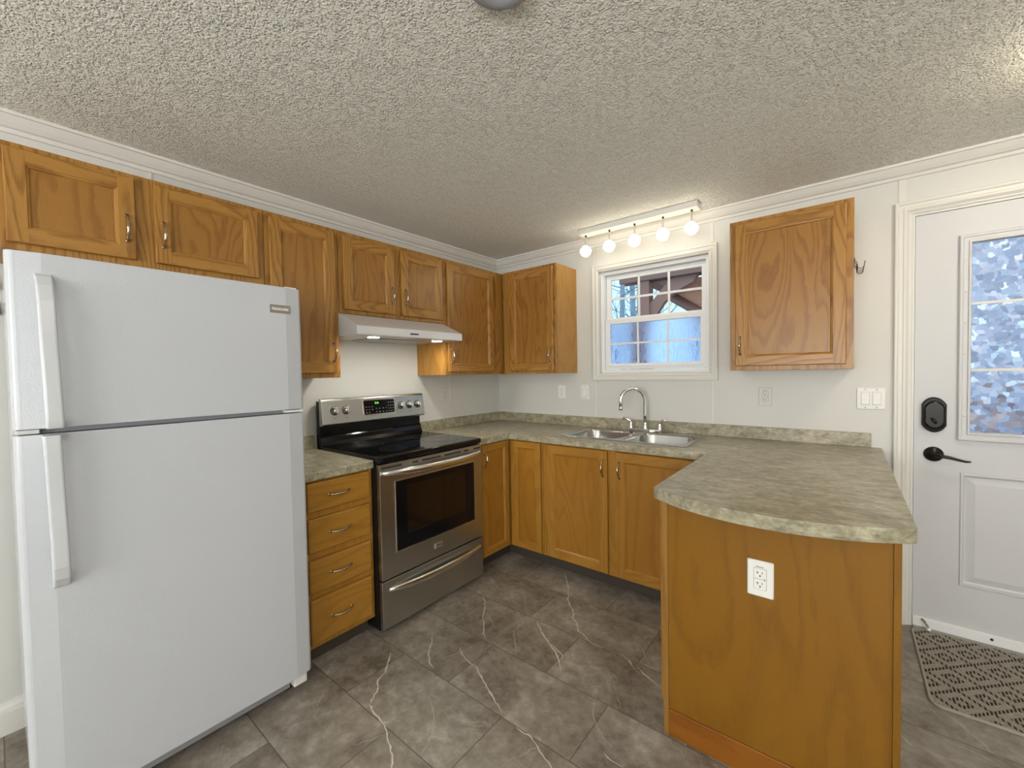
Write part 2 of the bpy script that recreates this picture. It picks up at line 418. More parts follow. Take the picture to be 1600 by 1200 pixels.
def g_chip(nt):
    p = sepxyz(nt, pos(nt)); q = comb(nt, p[0], 0.0, p[2])
    nn = noise(nt, q, 22, 2, .5, 0, 1); sc = N(nt, 'VectorMath', operation='SCALE'); lk(nt, nn, sc.inputs[0]); sc.inputs['Scale'].default_value = .030
    ad = N(nt, 'VectorMath', operation='ADD'); lk(nt, q, ad.inputs[0]); lk(nt, sc.outputs[0], ad.inputs[1])
    v = N(nt, 'TexVoronoi', voronoi_dimensions='3D'); v.inputs['Scale'].default_value = 44; lk(nt, ad.outputs[0], v.inputs['Vector'])
    v.distance = 'CHEBYCHEV'
    cc = sepxyz(nt, v.outputs['Color'])
    nx = mth(nt, 'MULTIPLY', mth(nt, 'SUBTRACT', cc[0], .5), .34); nz = mth(nt, 'MULTIPLY', mth(nt, 'SUBTRACT', cc[1], .5), .34)
    nr = N(nt, 'VectorMath', operation='NORMALIZE'); lk(nt, comb(nt, nx, -1.0, nz), nr.inputs[0])
    rf = N(nt, 'BsdfRefraction'); rf.inputs['IOR'].default_value = 1.45; rf.inputs['Roughness'].default_value = .06
    lk(nt, nr.outputs[0], rf.inputs['Normal'])
    tint = ramp(nt, cc[2], [(.0, (.34, .28, .38)), (.4, (.40, .33, .45)), (.75, (.46, .39, .52)), (.90, (.60, .50, .60)), (1.0, (.95, .80, .86))])
    lk(nt, tint, rf.inputs['Color'])
    gl = N(nt, 'BsdfGlossy'); gl.inputs['Roughness'].default_value = .25; lk(nt, nr.outputs[0], gl.inputs['Normal'])
    mx = N(nt, 'MixShader'); mx.inputs[0].default_value = .06; lk(nt, rf.outputs[0], mx.inputs[1]); lk(nt, gl.outputs[0], mx.inputs[2])
    return mx.outputs[0]
glass_chip = trans('chipped_privacy_glass', g_chip)
oven_glass = plain('oven_window_glass', (.016, .009, .005), .08, 0, .35)
cook_glass = plain('ceramic_cooktop', (.006, .006, .007), .06, 0, .4)
lamp_glow = emit('lit_lamp_glass', (1, .90, .72), TRACK_E)
hood_glow = emit('lit_hood_lamp', (1, .95, .84), HOOD_E)
dome_glow = emit('lit_dome_glass', (1, .87, .66), DOME_E)
green_led = emit('green_clock_digits', (.12, .75, .06), .8)
lamp_stem = plain('lamp_stem_metal', (.70, .66, .58), .25, .8)
red_timber = plain('redwood_stain', (.36, .20, .17), .7)
roof_timber = plain('cedar_roof_boards', (.80, .42, .30), .7)
grey_bark = plain('grey_bark', (.34, .42, .55), .9)
needle = plain('evergreen_needles', (.05, .10, .08), .9)
ground_mat = plain('wet_gravel_ground', (.22, .23, .25), .9)

# ------------------------------------------------------------ room shell
XR, YF, H, T = 5.2, -7.0, 2.364, .11
floor_bm = bx(-.11, XR+.11, YF-.11, .11, -.12, 0)
VEINS=[('t',[(0.805,-1.125),(0.857,-1.162),(0.902,-1.215),(0.953,-1.286),(1.013,-1.342),(1.047,-1.388),(1.081,-1.408)]),('m',[(0.929,-1.237),(1.009,-1.283),(1.065,-1.315)]),('t',[(0.851,-1.559),(0.899,-1.611),(0.947,-1.668),(0.993,-1.701),(1.039,-1.713)]),('t',[(1.026,-1.537),(1.076,-1.57),(1.144,-1.587),(1.19,-1.589),(1.245,-1.618),(1.309,-1.652),(1.38,-1.683),(1.453,-1.719)]),('m',[(1.079,-1.465),(1.069,-1.525),(1.064,-1.559),(1.039,-1.609),(1.022,-1.65)]),('t',[(0.787,-1.769),(0.886,-1.864),(0.9,-1.914),(0.946,-1.945),(0.977,-1.997),(0.993,-2.015),(1.035,-2.025),(1.077,-2.027),(1.126,-2.035),(1.196,-2.068),(1.255,-2.091),(1.295,-2.123),(1.347,-2.152)]),('m',[(1.165,-2.061),(1.145,-2.101),(1.114,-2.154)]),('t',[(1.09,-2.03),(1.121,-2.026),(1.134,-2.01)]),('t',[(1.055,-0.592),(1.155,-0.717),(1.241,-0.86),(1.331,-0.95),(1.347,-0.991),(1.397,-1.029),(1.43,-1.076),(1.472,-1.091),(1.532,-1.122),(1.596,-1.117)]),('m',[(1.024,-1.096),(1.092,-1.142),(1.156,-1.185),(1.161,-1.279),(1.236,-1.357),(1.274,-1.401)]),('t',[(1.208,-1.134),(1.292,-1.203),(1.35,-1.238),(1.427,-1.285),(1.477,-1.335),(1.515,-1.387)]),('t',[(1.369,-1.256),(1.396,-1.257),(1.465,-1.286),(1.481,-1.322)]),('m',[(1.153,-1.818),(1.195,-1.824)]),('m',[(1.169,-1.844),(1.246,-1.891),(1.293,-1.933),(1.321,-1.983),(1.341,-2.03)]),('t',[(1.534,-1.736),(1.607,-1.735),(1.65,-1.754),(1.693,-1.775),(1.73,-1.789),(1.773,-1.815)]),('m',[(1.651,-1.742),(1.629,-1.793),(1.592,-1.874)]),('m',[(1.703,-1.422),(1.74,-1.507),(1.774,-1.546),(1.829,-1.583),(1.86,-1.593)]),('t',[(1.677,-1.116),(1.726,-1.127),(1.769,-1.167)]),('t',[(1.772,-1.148),(1.835,-1.178),(1.913,-1.208)]),('m',[(1.773,-1.354),(1.819,-1.42)]),('m',[(1.725,-0.988),(1.82,-1.111)]),('m',[(1.006,-0.975),(1.102,-1.094)]),('m',[(0.633,-1.221),(0.712,-1.24),(0.796,-1.295)]),('m',[(0.779,-1.175),(0.723,-1.278),(0.724,-1.349)]),('m',[(0.764,-2.083),(0.833,-2.151)]),('m',[(0.581,-1.904),(0.673,-2.026)]),('t',[(1.848,-1.63),(1.882,-1.641),(1.922,-1.639)]),('m',[(1.751,-1.682),(1.762,-1.645),(1.786,-1.622)]),('m',[(0.623,-0.892),(0.739,-0.956),(0.85,-1.01)]),('m',[(1.456,-0.669),(1.505,-0.792)]),('m',[(2.72,-0.275),(2.768,-0.329)]),('m',[(2.698,-0.56),(2.72,-0.583),(2.747,-0.628),(2.771,-0.645)]),('m',[(2.806,-0.661),(2.837,-0.695),(2.869,-0.739),(2.895,-0.771),(2.905,-0.804),(2.935,-0.83)]),('m',[(2.753,-0.84),(2.795,-0.84),(2.842,-0.845),(2.882,-0.851),(2.924,-0.87)]),('t',[(2.669,-0.907),(2.699,-0.941)]),('m',[(2.013,-1.431),(2.033,-1.456),(2.057,-1.455),(2.079,-1.484)])]
for kind, pts in VEINS:
    ww = .0030 if kind == 't' else .0016
    # jag the traced line a little
    P2 = [Vector(pts[0])]
    for a_, b_ in zip(pts, pts[1:]):
        a_, b_ = Vector(a_), Vector(b_); d = b_-a_; n_ = Vector((-d.y, d.x)).normalized(); k_ = max(2, int(d.length/.014))
        for i in range(1, k_+1): P2.append(a_+d*i/k_+(n_*random.uniform(-.0035, .0035) if i < k_ else Vector((0, 0))))
    prev = None
    for i, q in enumerate(P2):
        t_ = (P2[min(i+1, len(P2)-1)]-P2[max(i-1, 0)]).normalized(); n_ = Vector((-t_.y, t_.x))
        w_ = ww*random.uniform(.45, 1.35)*min(1, .25+i/4, .25+(len(P2)-1-i)/4)
        cur = (floor_bm.verts.new((q.x+n_.x*w_, q.y+n_.y*w_, .0004)), floor_bm.verts.new((q.x-n_.x*w_, q.y-n_.y*w_, .0004)))
        if prev: floor_bm.faces.new((prev[0], prev[1], cur[1], cur[0])).material_index = 1 if kind == 't' else 2
        prev = cur
obj('floor', floor_bm, [floor_mat, vein_mat, vein2_mat], kind='structure')
obj('ceiling', bx(-.11, XR+.11, YF-.11, .11, H, H+.1), ceil_mat, kind='structure')
obj('wall_left', bx(-.11, 0, YF-.11, .11, .0, H), wall_mat, kind='structure')
WX0, WX1, WZ0, WZ1 = 1.030, 1.815, 1.330, 2.105
DX0, DX1, DZ = 2.775, 3.672, 2.112
outer = [(0, 0), (DX0, 0), (DX0, DZ), (DX1, DZ), (DX1, 0), (XR, 0), (XR, H), (0, H)]
obj('wall_back', prism(nb(), [outer, rect(WX0, WX1, WZ0, WZ1)], -T, 0, BACK), wall_mat, kind='structure')
obj('wall_right', bx(XR, XR+.11, YF-.11, .11, 0, H), wall_mat, kind='structure')
obj('wall_front', bx(0, XR, YF-.11, YF, 0, H), wall_mat, kind='structure')
# crown, per wall
cp = [(.0, .067), (.010, .067), (.013, .060), (.013, .052), (.024, .048), (.036, .034), (.045, .020), (.050, .012), (.060, .012), (.062, .006), (.062, 0.0), (0, 0)]
def crown(name, F, u0, u1):
    bm = nb(); A_ = [bm.verts.new(F(u0, H-d, w)) for w, d in cp]; B_ = [bm.verts.new(F(u1, H-d, w)) for w, d in cp]
    for i in range(len(cp)): bm.faces.new((A_[i], A_[(i+1) % len(cp)], B_[(i+1) % len(cp)], B_[i]))
    bm.faces.new(A_); bm.faces.new(B_); obj(name, bm, white_paint, kind='structure')
crown('trim_1', LEFT, YF, -.0001); crown('trim_2', BACK, .0001, XR)
# battens covering the panel joints
k = 3
for F, u, v0, v1, w in ((LEFT, -.615, .99, 1.335, .014), (BACK, .997, .99, 1.272, .016), (BACK, .997, 2.167, 2.297, .016), (BACK, 1.836, .99, 1.272, .016),
                     (BACK, 1.836, 2.167, 2.297, .016), (BACK, 2.735, 2.178, 2.297, .028), (LEFT, -2.45, 2.16, 2.297, .014)):
    obj('trim_%d' % k, prism(nb(), [rect(u-w/2, u+w/2, v0, v1)], .0005, .005, F), white_paint, kind='structure', bevel=.0015); k += 1
obj('trim_%d' % k, bx(.0005, .009, -.009, -.0005, .99, 1.335), white_paint, kind='structure', bevel=.003); k += 1
bb = [(0, 0), (.014, 0), (.014, .085), (.011, .10), (.006, .112), (.004, .125), (0, .125)]
bm = nb(); A_ = [bm.verts.new((w, YF, z)) for w, z in bb]; B_ = [bm.verts.new((w, -2.135, z)) for w, z in bb]
for i in range(len(bb)): bm.faces.new((A_[i], A_[(i+1) % len(bb)], B_[(i+1) % len(bb)], B_[i]))
bm.faces.new(A_); bm.faces.new(B_); obj('baseboard_left', bm, white_paint, kind='structure')

# ------------------------------------------------------------ window
win = thing('window_1', (1.42, 0, WZ0), None, None); win['kind'] = 'structure'
cprof = [(0, .016), (.004, .019), (.014, .019), (.018, .014), (.030, .014), (.034, .017), (.040, .017), (.050, .008), (.054, .008)]
obj('casing', ring_frame(nb(), .976, 1.869, 1.276, 2.159, cprof, BACK), white_paint, win)
bm = nb(); prism(bm, [rect(WX0+.0005, WX1-.0005, WZ0+.0005, WZ1-.0005), rect(WX0+.026, WX1-.026, WZ0+.026, WZ1-.026)], -.105, -.030, BACK)
obj('frame', bm, white_vinyl, win, bevel=.003)
def wbox(bm, x0, x1, z0, z1, y0, y1): box(bm, x0, x1, y0, y1, z0, z1)
bm = nb(); prism(bm, [rect(1.058, 1.787, 1.712, 2.077), rect(1.096, 1.752, 1.752, 2.042)], -.096, -.074, BACK)
up = obj('upper_sash', bm, white_vinyl, win, bevel=.003)
bm = nb(); prism(bm, [rect(1.058, 1.789, 1.358, 1.738), rect(1.098, 1.750, 1.402, 1.702)], -.070, -.044, BACK)
lo = obj('lower_sash', bm, white_vinyl, win, bevel=.003)
obj('ledge', bx(1.085, 1.765, .032, .045, 1.378, 1.388), white_vinyl, lo, bevel=.002)
def grille(par, x0, x1, z0, z1, y0, y1, w):
    bm = nb()
    for i in (1, 2):
        x = x0+(x1-x0)*i/3; wbox(bm, x-w/2, x+w/2, z0, z1, y0, y1)
    z = (z0+z1)/2; wbox(bm, x0, x1, z-w/2, z+w/2, y0+.0006, y1-.0006)
    obj('grille', bm, white_vinyl, par)
grille(up, 1.096, 1.752, 1.752, 2.042, .078, .083, .016); grille(lo, 1.098, 1.750, 1.402, 1.702, .050, .055, .013)
obj('pane', bx(1.090, 1.758, .085, .089, 1.746, 2.048), glass_clear, up)
bm = nb(); box(bm, 1.092, 1.756, .057, .061, 1.396, 1.708, mi=1)
bm.normal_update()
for f in bm.faces:
    if f.calc_center_median().y < .0571: f.material_index = 0
obj('pane', bm, [glass_fog, glass_back], lo)

# ------------------------------------------------------------ entrance door
dr = thing('door_1', (3.22, .01, 0), None, None); dr['kind'] = 'structure'
dcp = [(0, .018), (.004, .021), (.012, .021), (.018, .015), (.032, .015), (.036, .018), (.044, .018), (.056, .007), (.062, .007)]
obj('casing', ring_frame(nb(), 2.706, 3.741, .0, 2.178, dcp, BACK, openbot=True), white_paint, dr)
bm = nb()
box(bm, DX0+.0005, DX0+.009, .001, .108, 0.001, DZ-.001); box(bm, DX1-.009, DX1-.0005, .001, .108, 0.001, DZ-.001); box(bm, DX0+.009, DX1-.009, .001, .108, DZ-.010, DZ-.001)
obj('jamb', bm, white_paint, dr)
L0, L1 = 2.786, 3.660
GX0, GX1, GZ0, GZ1 = 2.980, 3.466, 1.017, 1.933
bm = nb(); 
leaf_holes = [rect(GX0, GX1, GZ0, GZ1), rect(2.951, 3.495, .262, .820)]
prism(bm, [rect(L0, L1, .055, 2.100)]+leaf_holes, -.052, -.008, BACK)
leaf = obj('door_leaf', bm, door_white, dr)
# raised lower panel
a0, a1, b0, b1 = 2.9512, 3.4948, .2622, .8198
def ins(d): return rect(a0+d, a1-d, b0+d, b1-d)
bm = loft(nb(), [(ins(0), -.03), (ins(0), -.006), (ins(.003), -.003), (ins(.010), -.003), (ins(.014), -.013), (ins(.022), -.017), (ins(.050), -.008), (ins(.051), -.0075)], BACK, cap=(True, True))
obj('raised_panel', bm, door_white, leaf)
# glazing frame
gp = [(0, .004), (.004, .010), (.012, .010), (.016, .006), (.030, .006), (.033, .012), (.040, .012), (.044, -.004)]
bm = nb(); 
R = []
for d, w in [(0, -.0078)]+gp+[(.044, -.0078)]:
    L = rect(2.938+d, 3.508-d, .980+d, 1.970-d); R.append((L, w-.0))
loft(bm, R, BACK); gf = obj('glazing_frame', bm, door_white, leaf)
for q in (1.10, 1.25, 1.40, 1.55, 1.70, 1.85):
    for xq in (2.960, 3.486): obj('screw_cover', lathe(nb(), [(0, .0015), (.004, .001), (.004, -.001)], (xq, -.0065, q), (0, -1, 0), 10), white_paint, gf)
bm = nb(); box(bm, GX0-.002, GX1+.002, .020, .030, GZ0-.002, GZ1+.002, mi=1); bm.normal_update()
for f in bm.faces:
    if f.calc_center_median().y < .0201: f.material_index = 0
gl = obj('pane', bm, [glass_chip, glass_back], leaf)
for z in (1.322, 1.641): obj('glazing_bar', bx(GX0, GX1, .015, .0195, z-.006, z+.006), white_paint, leaf)
bm = nb(); box(bm, L0, L1, -.004, .044, .009, .056); obj('door_sweep', bm, white_vinyl, leaf, bevel=.002)
obj('threshold', bx(DX0+.01, DX1-.01, -.02, .10, .0005, .0085), grey_plastic, dr, bevel=.002)
bm = nb(); lathe(bm, [(0, .002), (.006, .0015), (.006, -.001)], (3.06, -.0045, .036), (0, -1, 0), 12); obj('screw', bm, iron, leaf)
# deadbolt
def dbs(s, w):
    pts = []
    for sg in (1, -1):
        seq = []
        for i in range(13):
            t = math.radians(142-104*i/12); seq.append((.045*math.cos(t)/math.cos(math.radians(38))*.98, .052+.036*(math.sin(t)-math.sin(math.radians(38)))/(1-math.sin(math.radians(38)))))
        pts += [(x*sg, z*sg) for x, z in seq]
    return [(2.857+x*s, 1.101+z*s) for x, z in pts], w
bm = loft(nb(), [dbs(1, -.008), dbs(1, .010), dbs(.94, .016), dbs(.80, .018), dbs(.76, .024), dbs(.70, .027)], BACK, cap=(True, True))
dbo = obj('deadbolt', bm, dark_bronze, leaf)
obj('thumb_turn', tube(nb(), [BACK(2.845, 1.085, .036), BACK(2.855, 1.073, .040), BACK(2.862, 1.060, .036)], [.006, .008, .005], 10), dark_bronze, dbo)
bm = lathe(nb(), [(.037, 0), (.037, .006), (.030, .013), (.016, .017), (.012, .022), (.012, .045), (0, .047)], (2.858, .008, .902), (0, -1, 0), 28)
hb = obj('lever_handle', bm, dark_bronze, leaf)
obj('lever', tube(nb(), [BACK(2.858, .902, .040), BACK(2.878, .902, .048), BACK(2.91, .897, .052), BACK(2.94, .889, .052), BACK(2.962, .884, .050), BACK(2.978, .885, .048)], [.009, .009, .0075, .006, .005, .0035], 12), dark_bronze, hb)
obj('strike_plate', bx(DX0+.0092, DX0+.0105, .010, .040, .87, .935), dark_bronze, dr)
t = thing('door_stop', (2.822, -.0045, .045), 'small metal hinge-down door stop with white rubber tip low on the entrance door', 'door stop')
obj('spring', tube(nb(), [(2.822, -.0055, .05), (2.830, -.018, .046), (2.838, -.030, .036), (2.842, -.036, .026)], [.007, .005, .0045, .0045], 10), nickel, t)
obj('rubber_tip', lathe(nb(), [(0, -.002), (.009, 0), (.009, .010), (.006, .014), (0, .014)], (2.842, -.036, .026), (.2, -.3, -.9), 12), white_vinyl, t)

# ------------------------------------------------------------ door mat
M0, M1, N0, N1 = 2.782, 3.72, -.648, -.026
bm = nb(); prism(bm, [rrect(M0, M1, N0, N1, .035)], .001, .008)
mt = obj('door_mat', bm, mat_mat, label='brown and beige woven mat with diamond trellis pattern on floor before entrance door', cat='mat')
R = [(rrect(M0-.006, M1+.006, N0-.006, N1+.006, .041), .001), (rrect(M0-.006, M1+.006, N0-.006, N1+.006, .041), .008), (rrect(M0-.002, M1+.002, N0-.002, N1+.002, .037), .0105), (rrect(M0+.004, M1-.004, N0+.004, N1-.004, .031), .009), (rrect(M0+.004, M1-.004, N0+.004, N1-.004, .031), .0085)]
obj('bound_edge', loft(nb(), R), mat_edge, mt)

# ------------------------------------------------------------ cabinet parts
def panel_door(F, u0, u1, v0, v1, w0, parent, mats, fw=.052, th=.019, name='door'):
    bm = nb(); e = .004; b_ = [(u0, v0), (u1, v0), (u1, v1), (u0, v1)]
    def r_(d): return [(u0+d, v0+d), (u1-d, v0+d), (u1-d, v1-d), (u0+d, v1-d)]
    def quad(pts, mi): 
        f = bm.faces.new([bm.verts.new(F(*p)) for p in pts]); f.material_index = mi
    def ringq(A, wa, B, wb, mi_pair):
        for i in range(4):
            j = (i+1) % 4
            quad([(*A[i], wa), (*A[j], wa), (*B[j], wb), (*B[i], wb)], mi_pair[i % 2])
    W1 = w0+th
    ringq(r_(.007), w0, r_(0), W1-.009, (1, 0)); ringq(r_(0), W1-.009, r_(0), W1-.006, (1, 0)); ringq(r_(0), W1-.006, r_(.002), W1-.001, (1, 0)); ringq(r_(.002), W1-.001, r_(e), W1, (1, 0))
    quad([(*p, w0) for p in r_(.007)], 0)
    # stiles run full height, rails between them
    for a, b2 in ((u0+e, u0+fw), (u1-fw, u1-e)): quad([(a, v0+e, W1), (b2, v0+e, W1), (b2, v1-e, W1), (a, v1-e, W1)], 0)
    for a, b2 in ((v0+e, v0+fw), (v1-fw, v1-e)): quad([(u0+fw, a, W1), (u1-fw, a, W1), (u1-fw, b2, W1), (u0+fw, b2, W1)], 1)
    ringq(r_(fw), W1, r_(fw+.002), W1-.003, (1, 0)); ringq(r_(fw+.002), W1-.003, r_(fw+.006), W1-.004, (1, 0)); ringq(r_(fw+.006), W1-.004, r_(fw+.011), W1-.010, (1, 0))
    quad([(*p, W1-.010) for p in r_(fw+.011)], 2)
    bmesh.ops.remove_doubles(bm, verts=bm.verts, dist=1e-5)
    return obj(name, bm, mats, parent)
def pull(F, u, v, w, parent, vertical=True, L=.096):
    n = 14; pts = []; rad = []
    for i in range(n+1):
        s = i/n*2-1; a = s*L/2; hgt = .004+.024*(1-abs(s)**2.6)
        p = (u, v+a, w+hgt) if vertical else (u+a, v, w+hgt)
        pts.append(F(*p)); r = .0036+.0034*math.exp(-(s/.22)**2)+(.0022 if abs(abs(s)-.42) < .06 else 0)+.002*max(0, abs(s)-.75)/.25
        rad.append(r)
    bm = tube(nb(), pts, rad, 10)
    for s in (-1, 1):
        c = F(u, v+s*L/2, w) if vertical else F(u+s*L/2, v, w)
        ax = F(0, 0, 1)-F(0, 0, 0); lathe(bm, [(.0075, 0), (.0075, .002), (.0045, .0045), (0, .006)], c, ax, 14)
    return obj('handle', bm, nickel, parent)
UP = [oak_v, oak_h, oak_p]; LOW = [oak_lowf, oak_lowh, oak_low]
def wall_cab(F, u0, u1, v0, v1, label, doors, D=.305, fw=.052):
    c = F((u0+u1)/2, v0, D/2)
    t = thing('wall_cabinet', c, label, 'cabinet', 'oak wall cabinets')
    bm = nb(); box(bm, u0, u1, v0, v1, .001, D-.019, F); obj('body', bm, oak_cab, t, bevel=.001)
    # face frame
    bm = nb(); W0, W1_ = D-.0188, D
    st = [u0]; holes = []
    prism(bm, [rect(u0, u1, v0, v1)], W0, W1_, F)
    obj('face_frame', bm, oak_v, t, bevel=.0012)
    for (a, b2, c0, c1, hu, hv) in doors:
        d = panel_door(F, a, b2, c0, c1, D+.0006, t, UP, fw)
        pull(F, hu, hv, D+.0196, d)
    return t
UT, UB = 2.156, 1.337
wall_cab(LEFT, -2.915, -2.092, 1.796, UT, 'wide two-door oak wall cabinet mounted above the white refrigerator',
         [(-2.890, -2.560, 1.818, 2.136, -2.587, 1.935), (-2.502, -2.120, 1.818, 2.136, -2.475, 1.935)], fw=.050)
wall_cab(LEFT, -2.090, -1.716, UB, UT, 'tall single-door oak wall cabinet between refrigerator and range hood', [(-2.071, -1.738, 1.362, 2.132, -1.762, 1.475)])
wall_cab(LEFT, -1.713, -.937, 1.698, UT, 'short two-door oak wall cabinet directly above the white range hood',
         [(-1.690, -1.353, 1.720, 2.130, -1.377, 1.835), (-1.302, -.955, 1.720, 2.130, -1.276, 1.835)])
wall_cab(LEFT, -.935, -.002, UB, UT, 'oak wall cabinet in the corner, right of the range hood', [(-.912, -.423, 1.360, 2.132, -.886, 1.47)])
wall_cab(BACK, .327, .8345, UB, UT, 'oak wall cabinet left of the window, meeting the corner', [(.401, .815, 1.358, 2.134, .789, 1.475)])
wall_cab(BACK, 1.9975, 2.5415, UB, 2.168, 'oak wall cabinet right of the window, beside the entrance door', [(2.027, 2.513, 1.362, 2.146, 2.051, 1.475)])

BT = .872
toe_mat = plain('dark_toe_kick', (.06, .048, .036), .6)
# drawer base
t = thing('base_cabinet', (.3, -1.91, 0), 'oak base cabinet with four drawers between refrigerator and stove', 'cabinet', 'oak base cabinets')
bm = nb(); box(bm, .002, .586, -2.085, -1.732, .095, BT); box(bm, .002, .53, -2.085, -1.732, 0, .0948); obj('body', bm, oak_cab, t)
bm = nb(); prism(bm, [rect(-2.085, -1.732, .095, BT)], .5862, .605, LEFT); obj('face_frame', bm, oak_lowf, t, bevel=.001)
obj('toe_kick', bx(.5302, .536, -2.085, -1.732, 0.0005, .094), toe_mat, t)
for z0, z1 in ((.728, .862), (.540, .698), (.354, .507), (.120, .325)):
    bm = nb(); loft(bm, [(rect(-2.068, -1.752, z0, z1), .6056), (rect(-2.068, -1.752, z0, z1), .618), (rect(-2.065, -1.755, z0+.003, z1-.003), .623), (rect(-2.060, -1.760, z0+.007, z1-.007), .625)], LEFT, cap=(True, True))
    d = obj('drawer', bm, oak_lowh, t); pull(LEFT, -1.918, (z0+z1)/2, .625, d, False, .10)
# corner base
t = thing('base_cabinet', (.45, -.45, 0), 'oak corner base cabinet with folded pair of narrow doors right of stove', 'cabinet', 'oak base cabinets')
pl = [(.002, -.963), (.586, -.963), (.586, -.586), (.902, -.586), (.902, -.002), (.002, -.002)]
bm = nb(); prism(bm, [pl], .095, BT); pl2 = [(.002, -.963), (.53, -.963), (.53, -.53), (.902, -.53), (.902, -.002), (.002, -.002)]
prism(bm, [pl2], 0, .0948); obj('body', bm, oak_cab, t)
bm = nb(); box(bm, .5862, .605, -.963, -.605, .095, BT); box(bm, .6052, .902, -.605, -.5862, .095, BT); obj('face_frame', bm, oak_lowf, t)
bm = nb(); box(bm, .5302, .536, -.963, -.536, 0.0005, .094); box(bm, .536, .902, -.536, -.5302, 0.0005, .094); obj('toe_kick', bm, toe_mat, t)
d = panel_door(LEFT, -.918, -.632, .105, .866, .6056, t, LOW, .045); pull(LEFT, -.893, .765, .6246, d)
d = panel_door(BACK, .632, .890, .105, .866, .6056, t, LOW, .045)
# sink base
t = thing('base_cabinet', (1.44, -.3, 0), 'oak two-door base cabinet under the sink', 'cabinet', 'oak base cabinets')
bm = nb(); box(bm, .904, .922, -.586, -.002, .095, BT); box(bm, 1.96, 1.978, -.586, -.002, .095, BT); box(bm, .9222, 1.9598, -.586, -.002, .095, .113)
box(bm, .9222, 1.9598, -.012, -.002, .1132, BT); box(bm, .904, 1.978, -.53, -.002, 0, .0948); obj('body', bm, oak_cab, t)
obj('face_frame', prism(nb(), [rect(.904, 1.978, .095, BT)], .5862, .605, BACK), oak_lowf, t, bevel=.001)
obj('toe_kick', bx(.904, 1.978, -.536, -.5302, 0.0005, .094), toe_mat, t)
d = panel_door(BACK, .938, 1.383, .105, .862, .6056, t, LOW, .055); pull(BACK, 1.357, .755, .6246, d)
d = panel_door(BACK, 1.436, 1.880, .105, .862, .6056, t, LOW, .055); pull(BACK, 1.462, .755, .6246, d)
# peninsula
t = thing('base_cabinet', (2.3, -.7, 0), 'peninsula base cabinet whose plain brown oak end panel faces the room', 'cabinet', 'oak base cabinets')
bm = nb(); box(bm, 2.004, 2.626, -1.408, -.002, .0, BT); obj('body', bm, pen_v, t)
bm = nb(); box(bm, 1.985, 2.0038, -1.417, -.607, .0, BT); obj('face_frame', bm, strip_mat, t, bevel=.001)
obj('end_panel', bx(2.0042, 2.613, -1.413, -1.4082, .1, BT), pen_v, t)
obj('base_board', bx(2.0042, 2.613, -1.419, -1.4082, .0005, .0998), pen_h, t, bevel=.002)
obj('corner_strip', bx(2.6134, 2.630, -1.419, -1.4082, .0005, BT), pen_v, t, bevel=.001)
for u0, u1, hu in ((-1.385, -1.03, -1.055), (-1.0, -.645, -.975)):
    d = panel_door(PEN, u0, u1, .105, .862, .0006, t, LOW, .052); pull(PEN, hu, .755, .0196, d)

# ------------------------------------------------------------ countertops
chord = Vector((2.660-1.9525, 0)).length; sag = .118; Rr = (chord*chord/4+sag*sag)/(2*sag)
cxm, cym = (1.9525+2.660)/2, -1.410+(-sag)+Rr
a0_ = math.atan2(-1.410-cym, 1.9525-cxm); a1_ = math.atan2(-1.410-cym, 2.660-cxm)
arc = []
for i in range(25):
    a = a0_+(a1_-a0_)*i/24; arc.append((cxm+Rr*math.cos(a), cym+Rr*math.sin(a)))
arc = arc[:-1]+[(2.652, -1.418), (2.660, -1.408)]
top = [(.002, -.002), (.002, -.9625), (.635, -.9625), (.635, -.635), (1.9525, -.635)]+arc+[(2.662, -.55), (2.662, -.012), (2.652, -.002)]
bm = nb(); prism(bm, [top, rrect(1.000, 1.805, -.525, -.062, .05)], .8725, .914)
ct = obj('countertop', bm, lam, label='grey stone-look laminate countertop wrapping the corner and peninsula with curved end', cat='countertop', bevel=.007, seg=3)
bm = nb(); box(bm, .0215, 2.620, -.021, -.0015, .9142, .990); obj('backsplash', bm, lam, ct, bevel=.002)
bm = nb(); box(bm, .0015, .021, -.9625, -.0015, .9142, .990); obj('backsplash', bm, lam, ct, bevel=.002)
bm = nb(); prism(bm, [[(.002, -1.7335), (.002, -2.10), (.635, -2.10), (.635, -1.7335)]], .8725, .914)
ct2 = obj('countertop', bm, lam, label='short grey laminate countertop between refrigerator and stove', cat='countertop', bevel=.007, seg=3)
obj('backsplash', bx(.0015, .021, -2.10, -1.7335, .9142, .990), lam, ct2, bevel=.002)

# ------------------------------------------------------------ sink + faucet
t = thing('sink', (1.40, -.29, .914), 'stainless steel double bowl sink set in the countertop below window', 'sink')
B1 = (1.018, 1.385, -.512, -.122); B2 = (1.425, 1.790, -.512, -.122)
so = rrect(.985, 1.820, -.540, -.046, .03)
bm = nb(); prism(bm, [so, rrect(*B1, .075), rrect(*B2, .075)], .9145, .9185); obj('rim', bm, steel_sink, t, bevel=.0015)
for Bq in (B1, B2):
    def rq(d, r): return rrect(Bq[0]+d, Bq[1]-d, Bq[2]+d, Bq[3]-d, r)
    bm = loft(nb(), [(rq(-.001, .076), .9188), (rq(.002, .075), .9165), (rq(.006, .072), .905), (rq(.014, .068), .80), (rq(.022, .065), .762), (rq(.045, .05), .748), (rq(.14, .03), .744)], cap=(False, True), smooth=True)
    o = obj('bowl', bm, steel_sink, t)
    sm = o.modifiers.new('thick', 'SOLIDIFY'); sm.thickness = .0012; sm.offset = 0
    bm = lathe(nb(), [(.042, .0008), (.040, .003), (.030, .0015), (.0, .001)], ((Bq[0]+Bq[1])/2, (Bq[2]+Bq[3])/2, .7455), (0, 0, 1), 24); obj('drain', bm, chrome, o)
